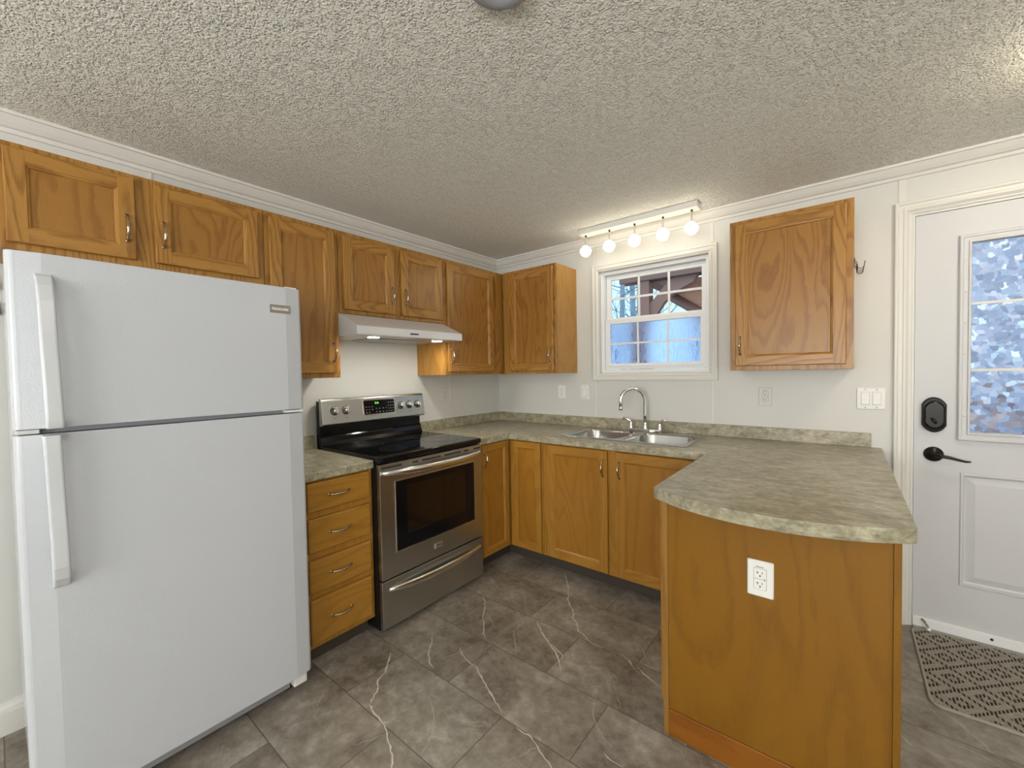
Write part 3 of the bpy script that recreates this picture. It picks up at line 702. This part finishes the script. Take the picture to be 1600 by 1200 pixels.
t = thing('faucet', (1.415, -.085, .9186), 'chrome gooseneck faucet with two lever handles on the sink', 'faucet')
bm = nb(); loft(bm, [(rrect(1.295, 1.535, -.108, -.062, .02), .9188), (rrect(1.295, 1.535, -.108, -.062, .02), .932), (rrect(1.300, 1.530, -.103, -.067, .016), .937)], cap=(True, True)); obj('base_plate', bm, chrome, t, bevel=.001)
bm = lathe(nb(), [(.017, 0), (.017, .012), (.013, .022), (.016, .034), (.013, .045)], (1.416, -.085, .9372), (0, 0, 1), 20); obj('collar', bm, chrome, t)
d = Vector((-.132, -.11, 0)).normalized(); base = Vector((1.416, -.085, .95)); pts = [base, base+Vector((0, 0, .09)), base+Vector((0, 0, .185))]
for i in range(1, 15):
    a = PI*1.04*i/14; pts.append(base+Vector((0, 0, .185))+d*.086*(1-math.cos(a))+Vector((0, 0, .086*math.sin(a))))
pts.append(pts[-1]+Vector((0, 0, -.03)))
sp = obj('spout', tube(nb(), pts, .0125, 16), chrome, t)
e0 = pts[-1]; obj('aerator', lathe(nb(), [(.0, .001), (.0125, .001), (.0135, .012), (.0135, .026), (.0, .026)], e0+Vector((0, 0, .003)), (0, 0, -1), 18), chrome, sp)
for x, s in ((1.312, -1), (1.518, 1)):
    bm = lathe(nb(), [(.015, 0), (.015, .012), (.011, .020), (.013, .038), (.010, .048), (0, .052)], (x, -.085, .9372), (0, 0, 1), 18)
    tube(bm, [(x, -.085, .972), (x+s*.006, -.088, .990), (x+s*.025, -.094, 1.003), (x+s*.052, -.102, 1.009)], [.011, .0095, .008, .007], 10)
    obj('lever_handle', bm, chrome, t)

# ------------------------------------------------------------ stove
S0, S1 = -1.7275, -.9675
t = thing('stove', (.33, -1.347, 0), 'stainless steel electric range with black glass cooktop between the base cabinets', 'stove')
obj('body', bx(.025, .640, S0, S1, .03, .898), black_satin, t)
bm = nb(); prism(bm, [[(.09, S0-.003), (.645, S0-.003), (.672, S0+.004), (.676, S0+.02), (.676, S1-.02), (.672, S1-.004), (.645, S1+.003), (.09, S1+.003)]], .8985, .929)
ck = obj('cooktop', bm, cook_glass, t, bevel=.006, seg=3)
for x, y, r in ((.26, -1.53, .09), (.27, -1.16, .075), (.50, -1.52, .075), (.49, -1.16, .11)):
    for rr in (r, r*.62): obj('burner_ring', prism(nb(), [circ(x, y, rr, 40), circ(x, y, rr-.0015, 40)], .9291, .9294), rubber, ck)
# backguard
def xz(y0, y1, prof, mats, name, par, bev=0, smooth=False, mi=None):
    bm = nb(); prism(bm, [prof], y0, y1, lambda a, b_, c: Vector((a, c, b_))); return obj(name, bm, mats, par, bevel=bev)
bg = xz(S0+.004, S1-.004, [(.026, .899), (.088, .899), (.088, .9292), (.076, .95), (.070, .975), (.060, .99), (.058, 1.05), (.070, 1.06), (.070, 1.195), (.026, 1.195)], black_gloss, 'backguard', t, .002)
cpn = xz(S0, S1, [(.0705, 1.046), (.104, 1.050), (.111, 1.058), (.094, 1.196), (.086, 1.208), (.060, 1.210), (.0705, 1.196)], steel_front, 'control_panel', bg, .002)
def CP(u, v, w):   # on the sloped panel: u along y, v up the slope, w off it
    n = Vector((.138, 0, .017)).normalized(); s = Vector((-.017, 0, .138)).normalized()
    b_ = Vector((.111, 0, 1.058)); return b_+s*v+n*w+Vector((0, u, 0))
for y in (-1.648, -1.574, -1.166, -1.095, -1.024):
    bm = lathe(nb(), [(.0245, 0.0004), (.0245, .006), (.021, .010), (.019, .026), (.016, .029), (0, .030)], CP(y, .078, 0), CP(0, 0, 1)-CP(0, 0, 0), 28)
    kn = obj('knob', bm, steel_hi, cpn)
    bm = nb(); box(bm, y-.0055, y+.0055, .058, .098, .028, .037, CP); obj('grip', bm, steel_hi, kn, bevel=.002)
    bm = nb(); lathe(bm, [(.0275, 0.0002), (.0275, .0015), (.0245, .002)], CP(y, .078, 0), CP(0, 0, 1)-CP(0, 0, 0), 28); obj('bezel', bm, black_satin, kn)
bm = nb(); prism(bm, [rrect(-1.452, -1.222, .036, .126, .010)], .0003, .0022, CP); dsp = obj('display', bm, black_gloss, cpn)
bm = nb(); prism(bm, [rrect(-1.458, -1.216, .030, .132, .014), rrect(-1.4525, -1.2215, .0355, .1265, .010)], .0003, .003, CP); obj('display_trim', bm, steel_hi, cpn)
text('clock_digits', '7:16', .017, CP, -1.357, .107, .0026, green_led, dsp)
bm = nb()
for gi, (y, vs) in enumerate([(-1.435, (.048, .066, .084)), (-1.415, (.048, .066, .084)), (-1.392, (.066, .084)), (-1.362, (.048, .070)), (-1.338, (.048, .070)), (-1.312, (.048, .070)), (-1.288, (.048, .070)),
                (-1.268, (.048, .066, .084, .105)), (-1.250, (.048, .066, .084, .105)), (-1.233, (.048, .066, .084, .105))]):
    for v in vs: obj('button_mark', bx(y-.0035, y+.0035, v-.0018, v+.0018, .0024, .0027, CP), grey_plastic, dsp)
for y in (-1.648, -1.574, -1.166, -1.095, -1.024): obj('knob_mark', bx(y-.006, y+.006, .030, .033, .0002, .0005, CP), dark_brown_print, cpn)
# oven door
od = nb(); prism(od, [rect(S0+.002, S1-.002, .292, .888), rect(-1.632, -1.045, .418, .787)], .642, .670, LEFT)
odo = obj('oven_door', od, steel_front, t, bevel=.002)
bm = nb(); prism(bm, [rect(-1.632, -1.045, .418, .787), rect(-1.560, -1.115, .495, .755)], .645, .6715, LEFT); wf = obj('window_frame', bm, black_gloss, odo, bevel=.0015)
obj('window_glass', prism(nb(), [rect(-1.560, -1.115, .495, .755)], .648, .6685, LEFT), oven_glass, odo)
bm = nb(); prism(bm, [rect(-1.636, -1.041, .414, .791), rect(-1.632, -1.045, .418, .787)], .6702, .6735, LEFT); obj('window_trim', bm, steel_hi, odo)
for a, b2 in ((-1.712, -1.590), (-1.522, -1.482), (-1.452, -1.318), (-1.288, -1.155), (-1.127, -1.090), (-1.042, -.980)): bm = nb(); box(bm, a, b2, .865, .8735, .6698, .6712, LEFT); obj('vent_slot', bm, slot_dark, odo)
def bar(y0, y1, z, x0, bulge, rz, rx, drop, n=22):
    pts = []; rad = []
    for i in range(n+1):
        s = i/n*2-1; k_ = 1-abs(s)**2.4
        pts.append((x0+bulge*k_, (y0+y1)/2+s*(y1-y0)/2, z-drop*k_)); rad.append(rz*(.45+.55*k_**.5))
    return tube(nb(), pts, rad, 14, flat=rx/rz, ref=(0, 0, 1))
obj('handle', bar(S0+.012, S1-.006, .845, .676, .050, .021, .012, .008), steel_hi, odo)
bm = nb(); loft(bm, [(rect(-1.376, -1.318, .343, .372), .6702), (rect(-1.376, -1.318, .343, .372), .674), (rect(-1.373, -1.321, .346, .369), .676)], LEFT, cap=(True, True)); bd = obj('badge', bm, chrome, odo)
text('badge_lettering', 'FRIGIDAIRE', .0072, LEFT, -1.347, .3575, .6763, dark_brown_print, bd, .0004)
dwr = obj('storage_drawer', prism(nb(), [rect(S0+.002, S1-.002, .036, .282)], .642, .668, LEFT), steel_front, t, bevel=.003)
obj('handle', bar(S0+.045, S1-.012, .232, .668, .026, .021, .013, .014), steel_hi, dwr)
for x in (.08, .58):
    for y in (S0+.06, S1-.06): obj('leveling_foot', lathe(nb(), [(0, 0.0005), (.018, 0.0005), (.018, .01), (.01, .012), (.01, .0298), (0, .0298)], (x, y, 0), (0, 0, 1), 14), black_satin, t)

# ------------------------------------------------------------ range hood
t = thing('range_hood', (.24, -1.325, 1.567), 'white under-cabinet range hood with two lit lamps above the stove', 'range hood')
prof = [(.002, 1.567), (.486, 1.567), (.490, 1.571), (.490, 1.614), (.307, 1.695), (.002, 1.695)]
bm = nb(); F = lambda a, b_, c: Vector((a, c, b_))
prism(bm, [prof], -1.720, -.943, F); hd = obj('canopy', bm, hood_white, t, bevel=.003)
obj('filter', bx(.10, .34, -1.52, -1.13, 1.5635, 1.5668), hood_filter, t, bevel=.001)
for i in range(5): obj('push_button', bx(-1.372+i*.0125, -1.3635+i*.0125, 1.584, 1.5925, .4902, .4930, LEFT), slot_dark, t)
bm = nb(); box(bm, -1.368, -1.320, 1.5785, 1.5798, .4902, .4906, LEFT); obj('button_legend', bm, grey_plastic, t)
for y in (-1.563, -1.087):
    o = obj('lamp', lathe(nb(), [(0, .006), (.026, .006), (.034, .003), (.034, -.0002)], (.40, y, 1.5668), (0, 0, -1), 24), hood_glow, t)
    obj('lamp_ring', lathe(nb(), [(.0345, 0), (.0345, .005), (.041, .004), (.041, 0)], (.40, y, 1.5668), (0, 0, -1), 24), hood_white, t)

# ------------------------------------------------------------ refrigerator
F0, F1 = -2.905, -2.116
t = thing('refrigerator', (.4, -2.51, 0), 'large white top-freezer refrigerator at the left beside the drawers', 'refrigerator')
obj('body', bx(.045, .664, F0+.006, F1-.006, .055, 1.700), fridge_white, t, bevel=.004)
def fdoor(z0, z1, name):
    # plan outline: slight crown across the face, rounded vertical edges
    n = 16; pts = [(.668, F0), (.668, F1)]
    r = .020
    front = []
    for i in range(7):
        a = PI/2*i/6; front.append((.729-r+r*math.sin(a)*1.0, F1-r+r*math.cos(a)))
    for i in range(1, n):
        s = i/n; y = (F1-r)+(F0+r-F1+r)*s; front.append((.729+.008*(1-(2*s-1)**30), y))
    for i in range(7):
        a = PI/2*i/6; front.append((.729-r+r*math.cos(a), F0+r-r*math.sin(a)))
    pts = [(.668, F0)]+[(.668, F1)]+front
    bm = nb(); prism(bm, [pts], z0, z1); return obj(name, bm, fridge_white, t, bevel=.008, seg=3)
fz = fdoor(1.2135, 1.708, 'freezer_door'); fd = fdoor(.096, 1.1965, 'fridge_door')
obj('gasket', bx(.6645, .6675, F0+.02, F1-.02, .10, 1.70), grey_plastic, t)
obj('divider_strip', bx(.650, .700, F0+.012, F1-.012, 1.198, 1.212), grey_plastic, t)
def fh(pts, w, par):
    bm = nb(); prev = None
    for i, (x, z, y, th) in enumerate(pts):
        L = rrect(y-w/2, y+w/2, x-th, x, min(.006, th*.45), 3)
        cur = [bm.verts.new((q[1], q[0], z)) for q in L]
        if prev:
            for k in range(len(cur)): bm.faces.new((prev[k], prev[(k+1) % len(cur)], cur[(k+1) % len(cur)], cur[k])).smooth = False
        else: bm.faces.new(cur)
        prev = cur
    bm.faces.new(prev); obj('handle', bm, fridge_handle, par, bevel=.0015)
fh([(.738, 1.650, -2.836, .008), (.752, 1.640, -2.836, .016), (.770, 1.615, -2.835, .018), (.782, 1.57, -2.834, .018), (.786, 1.48, -2.833, .018), (.786, 1.235, -2.828, .020), (.784, 1.222, -2.828, .05), (.782, 1.2145, -2.828, .05)], .036, fz)
fh([(.782, 1.1955, -2.835, .05), (.784, 1.188, -2.835, .05), (.786, 1.175, -2.835, .020), (.786, .90, -2.830, .018), (.784, .82, -2.829, .018), (.772, .785, -2.828, .018), (.752, .760, -2.828, .016), (.738, .752, -2.828, .008)], .036, fd)
obj('badge', bx(.7352, .7385, -2.243, -2.166, 1.602, 1.635), badge_metal, fz, bevel=.001)
bdg = [c for c in fz.children if c.name.startswith('badge')][0]
text('badge_lettering', 'FRIGIDAIRE', .0135, LEFT, -2.2045, 1.618, .7387, lettering, bdg, .0004, .92)
obj('top_hinge_cover', bx(.60, .715, F1-.060, F1-.012, 1.7085, 1.7165), plate_white, t, bevel=.003)
obj('middle_hinge', bx(.690, .725, F1-.075, F1-.006, 1.200, 1.210), plate_white, t, bevel=.002)
obj('hinge_plug', bx(.690, .722, F0+.006, F0+.05, 1.199, 1.2115), plate_grey, t, bevel=.002)
obj('base_grille', bx(.640, .672, F0+.01, F1-.07, .028, .090), grey_plastic, t, bevel=.004)
obj('bottom_hinge_cover', bx(.630, .700, F1-.066, F1-.010, .035, .092), plate_white, t, bevel=.006)
for x in (.12, .62):
    for y in (F0+.06, F1-.06): obj('roller_foot', lathe(nb(), [(0, 0.0005), (.018, 0.0005), (.018, .02), (.01, .022), (.01, .0545), (0, .0545)], (x, y, 0), (0, 0, 1), 14), black_satin, t)

# ------------------------------------------------------------ lights
t = thing('track_light', (1.41, -.225, 2.33), 'white bar light on ceiling above window with five lit glass heads', 'ceiling light')
obj('bar', bx(1.005, 1.814, -.268, -.182, 2.326, 2.3635), white_paint, t, bevel=.003)
for i, (x, tx, ty) in enumerate(((1.045, -.3, -.3), (1.228, -.28, -.25), (1.409, -.15, -.1), (1.597, -.1, -.3), (1.772, -.55, -.1))):
    hd_ = obj('lamp_head', tube(nb(), [(x, -.225, 2.3258), (x, -.226, 2.30), (x, -.228, 2.262), (x, -.228, 2.248)], [.006, .006, .0042, .010], 12), lamp_stem, t)
    c = Vector((x, -.230, 2.213)); ax = Vector((tx, ty-.3, -.75)).normalized()
    bm = lathe(nb(), [(0, -.030), (.018, -.030), (.033, -.022), (.038, -.008), (.038, .012), (.033, .024), (.018, .031), (0, .032)], c, ax, 24)
    obj('lamp_glass', bm, lamp_glow, hd_)
    obj('joint', lathe(nb(), [(.0065, 0), (.0065, .016), (0, .018)], (x, -.225, 2.3257), (0, 0, -1), 12), black_satin, hd_)
def dome(loc, label):
    t = thing('dome_light', loc, label, 'ceiling light')
    x, y, z = loc
    obj('base_ring', lathe(nb(), [(.0, 0), (.155, 0), (.155, .018), (.145, .024), (0, .024)], (x, y, z), (0, 0, -1), 36), white_paint, t)
    obj('glass_shade', lathe(nb(), [(.140, .0245), (.135, .045), (.11, .068), (.07, .084), (0, .090)], (x, y, z), (0, 0, -1), 36), dome_glow, t)
dome((3.22, -.80, 2.3635), 'lit round glass dome light on ceiling near the entrance door')
dome((4.27, -2.55, 2.3635), 'lit round glass dome light on ceiling right of the camera')
t = thing('recessed_light', (1.81, -2.095, 2.3635), 'unlit round grey ceiling light with pale centre at top edge', 'ceiling light')
obj('trim_ring', lathe(nb(), [(.040, 0), (.046, .006), (.062, .014), (.080, .018), (.087, .014), (.088, 0)], (1.81, -2.095, 2.3635), (0, 0, -1), 40), grey_plastic, t)
obj('lens', lathe(nb(), [(0, .006), (.039, .005), (.0395, 0)], (1.81, -2.095, 2.3635), (0, 0, -1), 32), plate_white, t)

# ------------------------------------------------------------ outlets and switches
def outlet(F, u0, u1, v0, v1, w, label, mat, decora=False, group=None):
    c = F((u0+u1)/2, v0, w); t = thing('wall_outlet', c, label, 'outlet', group)
    U, V = (u0+u1)/2, (v0+v1)/2; k_ = (v1-v0)/.115; ku = (u1-u0)/.07
    bm = nb(); loft(bm, [(rrect(u0, u1, v0, v1, .004, 3), w+.0006), (rrect(u0, u1, v0, v1, .004, 3), w+.003), (rrect(u0+.003, u1-.003, v0+.003, v1-.003, .003, 3), w+.006)], F, cap=(True, True)); obj('plate', bm, mat, t)
    r = obj('receptacle', prism(nb(), [rrect(U-.0165*ku, U+.0165*ku, V-.033*k_, V+.033*k_, .003, 3)], w+.0062, w+.0075, F), mat, t, bevel=.0005)
    bm = nb()
    for s in (-1, 1):
        cv = V+s*.017*k_
        box(bm, U-.0075, U-.0055, cv-.001, cv+.007, w+.0076, w+.0079, F); box(bm, U+.005, U+.007, cv+.0, cv+.007, w+.0076, w+.0079, F)
        if decora: box(bm, U-.0105, U-.0055, cv+.002, cv+.0038, w+.0076, w+.0079, F)
        prism(bm, [circ(U, cv-.007, .0026, 10)], w+.0076, w+.0079, F)
    obj('slots', bm, slot_dark, t)
    if decora:
        bm = nb(); prism(bm, [rrect(U-.0172*ku, U+.0172*ku, V-.0337*k_, V+.0337*k_, .003, 3), rrect(U-.0166*ku, U+.0166*ku, V-.0331*k_, V+.0331*k_, .003, 3)], w+.0061, w+.0066, F)
        box(bm, U-.0165, U+.0165, V-.0004, V+.0004, w+.0076, w+.0078, F); box(bm, U+.0115, U+.0140, V-.0025, V+.0025, w+.0076, w+.0080, F); box(bm, U-.012, U+.010, V+.037*k_, V+.039*k_, w+.0061, w+.0063, F); obj('seam_lines', bm, dark_brown_print, t)
    return t
outlet(LEFT, -.705, -.635, 1.119, 1.236, 0, 'white double outlet on the left wall beside the stove back', wall_mat)
outlet(BACK, .651, .722, 1.126, 1.240, 0, 'white double outlet on the wall under the cabinet left of window', plate_white)
outlet(BACK, 2.096, 2.166, 1.118, 1.232, 0, 'white double outlet on the wall below cabinet right of window', wall_mat, True)
outlet(BACK, 2.260, 2.334, .614, .731, 1.413, 'large white double outlet on the peninsula end panel', plate_white, True)
def switch(u0, u1, v0, v1, n, label):
    t = thing('light_switch', BACK((u0+u1)/2, v0, 0), label, 'light switch'); V = (v0+v1)/2
    bm = nb(); loft(bm, [(rrect(u0, u1, v0, v1, .004, 3), .0006), (rrect(u0, u1, v0, v1, .004, 3), .003), (rrect(u0+.003, u1-.003, v0+.003, v1-.003, .003, 3), .006)], BACK, cap=(True, True)); obj('plate', bm, plate_white, t)
    for i in range(n):
        U = (u0+u1)/2+(i-(n-1)/2)*.047
        bm = nb(); prism(bm, [[(V+.033, .0062), (V+.033, .0072), (V-.0, .0085), (V-.030, .0125), (V-.033, .0118), (V-.033, .0062)]], U-.0165, U+.0165, lambda a, b_, c: BACK(c, a, b_)); rk = obj('rocker', bm, plate_white, t, bevel=.0006)
        bm = nb(); prism(bm, [rect(U-.0178, U+.0178, V-.0343, V+.0343), rect(U-.0168, U+.0168, V-.0333, V+.0333)], .0061, .0065, BACK); obj('rocker_gap', bm, grey_plastic, t)
        for s in (-1, 1): obj('screw', lathe(nb(), [(0, .001), (.003, .0006), (.003, 0)], BACK(U, V+s*.048, .006), (0, -1, 0), 10), grey_plastic, t)
switch(.866, .937, 1.124, 1.242, 1, 'white single rocker switch on the wall left of the window')
switch(2.559, 2.678, 1.118, 1.234, 2, 'white double rocker switch on the wall beside the entrance door')

# ------------------------------------------------------------ hooks
t = thing('key_hook_rack', (2.5425, -.2, 1.80), 'dark iron rack of small curled hooks on the side of the right wall cabinet', 'hook rack')
obj('back_bar', bx(2.5420, 2.5450, -.285, -.10, 1.862, 1.880), iron, t, bevel=.001)
for y in (-.270, -.215, -.160, -.115):
    pts = [(2.5452, y, 1.868), (2.5525, y, 1.858), (2.5545, y, 1.842)]
    for i in range(1, 8):
        a = PI*i/8; pts.append((2.567-.0125*math.cos(a), y, 1.838-.010*math.sin(a)))
    pts += [(2.5805, y, 1.845), (2.583, y, 1.862)]
    bm = tube(nb(), pts, .0016, 8); obj('hook', bm, iron, t)
for z, s, lb in ((1.700, 1.0, 'upper pale metal coat hook on left wall beside refrigerator'), (1.605, .8, 'lower dark metal coat hook on left wall beside refrigerator')):
    y = -2.915
    t = thing('coat_hook', (.001, y, z), lb, 'hook')
    mm = nickel if s == 1 else iron
    obj('plate', prism(nb(), [rrect(y-.009, y+.009, z-.005, z+.055*s, .004, 3)], .001, .004, LEFT), mm, t)
    obj('prong', tube(nb(), [LEFT(y, z+.02, .0042), LEFT(y, z+.004, .018), LEFT(y, z-.004, .034), LEFT(y, z+.010, .046), LEFT(y, z+.022*s, .048)], [.004, .004, .0038, .004, .006], 10), mm, t)

# ------------------------------------------------------------ outside
obj('ground', bx(-9, 12, .35, 26, -.62, -.5), ground_mat, kind='structure')
t = thing('gazebo', (1.0, 1.7, -.5), 'red-brown timber gazebo with braced post and board roof outside the window', 'gazebo')
obj('post', bx(.70, .835, 1.58, 1.715, -.5, 2.33), red_timber, t, bevel=.004)
obj('post', bx(3.95, 4.085, 1.58, 1.715, -.5, 2.33), red_timber, t, bevel=.004)
obj('beam', bx(.50, 4.4, 1.56, 1.60, 2.330, 2.520), red_timber, t, bevel=.004)
obj('beam', bx(.50, 4.4, 1.70, 1.74, 2.330, 2.520), red_timber, t, bevel=.004)
# curved knee brace
def brace(xp, s, par):
    lo_ = [(.0, 1.80), (.065, 1.95), (.145, 2.07), (.235, 2.15), (.345, 2.21), (.445, 2.25), (.495, 2.329)]
    up_ = [(.245, 2.329), (.145, 2.24), (.065, 2.15), (.0, 2.08)]
    bm = nb(); prism(bm, [[(xp+s*a, b_) for a, b_ in lo_+up_]], 1.61, 1.69, lambda a, b_, c: Vector((a, c, b_)))
    obj('knee_brace', bm, red_timber, par)
brace(.8355, 1, t)
brace(3.9495, -1, t)
obj('rafter', tube(nb(), [(.90, 1.95, 2.225), (1.95, 1.95, 1.50)], .052, 4), red_timber, t)
for i in range(5):
    z0 = 1.62+i*.15; xl = .90+(2.225-z0)/.725*1.05
    obj('gable_board', prism(nb(), [[(max(xl, .9), z0), (1.98, z0), (1.98, z0+.145), (max(xl-.21, .9), z0+.145)]], 1.98, 2.0, lambda a, b_, c: Vector((a, c, b_))), roof_timber, t)
# receding beam + brace going away from the house, hip roof boards over
bm = nb(); box(bm, .70, .835, 1.745, 4.6, 2.33, 2.52); obj('side_beam', bm, red_timber, t)
obj('post', bx(.70, .835, 4.6, 4.735, -.5, 2.52), red_timber, t, bevel=.004)
for i in range(14):
    y0 = 1.45+i*.155; y1 = y0+.150; z0 = 2.53+(i*.155)*.42; z1 = z0+.150*.42
    bm = nb(); vs = [bm.verts.new(c) for c in ((.25, y0, z0), (4.6, y0, z0), (4.6, y1, z1), (.25, y1, z1), (.25, y0, z0+.02), (4.6, y0, z0+.02), (4.6, y1, z1+.02), (.25, y1, z1+.02))]
    for f in ((0,1,2,3),(4,5,6,7),(0,1,5,4),(2,3,7,6),(0,3,7,4),(1,2,6,5)): bm.faces.new([vs[q] for q in f])
    obj('roof_board', bm, roof_timber, t)
for x in (1.25, 1.95, 2.65, 3.35):
    obj('rafter', tube(nb(), [(x, 1.55, 2.50), (x, 3.6, 3.33)], .045, 4), red_timber, t)
def tree(x, y, h, r, seed, label, leaning=0):
    rnd = random.Random(seed); bm = nb()
    top_ = Vector((x+leaning, y, h)); pts = [Vector((x, y, -.5)).lerp(top_, i/8)+Vector((rnd.uniform(-.04, .04), 0, 0)) for i in range(9)]
    t = thing('bare_tree', (x, y, -.5), label, 'tree', 'bare trees beyond the gazebo')
    tube(bm, pts, [r*(1-.8*i/8) for i in range(9)], 8); obj('trunk', bm, grey_bark, t)
    bm = nb()
    for i in range(34):
        f = rnd.uniform(.28, .98); b0 = Vector((x, y, -.5)).lerp(top_, f); a = rnd.uniform(0, 2*PI); L = (1.15-f)*rnd.uniform(.9, 2.2)
        d_ = Vector((math.cos(a), math.sin(a)*.5, rnd.uniform(.1, .75))); P_ = [b0]; 
        for k in range(5): 
            d_ = (d_+Vector((rnd.uniform(-.3, .3), rnd.uniform(-.3, .3), rnd.uniform(-.2, .3)))).normalized(); P_.append(P_[-1]+d_*L/5)
        tube(bm, P_, [r*.20*(1-k/6.5)*(1.1-f) + .004 for k in range(6)], 5)
        for k in range(1, 6):
            for _ in range(2):
                dd = (d_+Vector((rnd.uniform(-1, 1), rnd.uniform(-1, 1), rnd.uniform(-.6, .8)))).normalized(); q = P_[k]
                tube(bm, [q, q+dd*L*.14+Vector((0, 0, .01)), q+dd*L*.30], [.006, .0045, .0025], 4)
    obj('branches', bm, grey_bark, t)
tree(-1.05, 5.2, 6.6, .085, 1, 'bare grey tree with thick trunk seen through upper left window panes')
tree(-.2, 8.0, 7.0, .06, 5, 'bare slender tree right of the thickest trunk outside the window', .2)
tree(.9, 9.5, 7.0, .12, 9, 'bare distant tree seen under the gazebo brace outside the window')
tree(-2.4, 9.0, 7.5, .12, 14, 'bare distant tree farthest left outside the window')
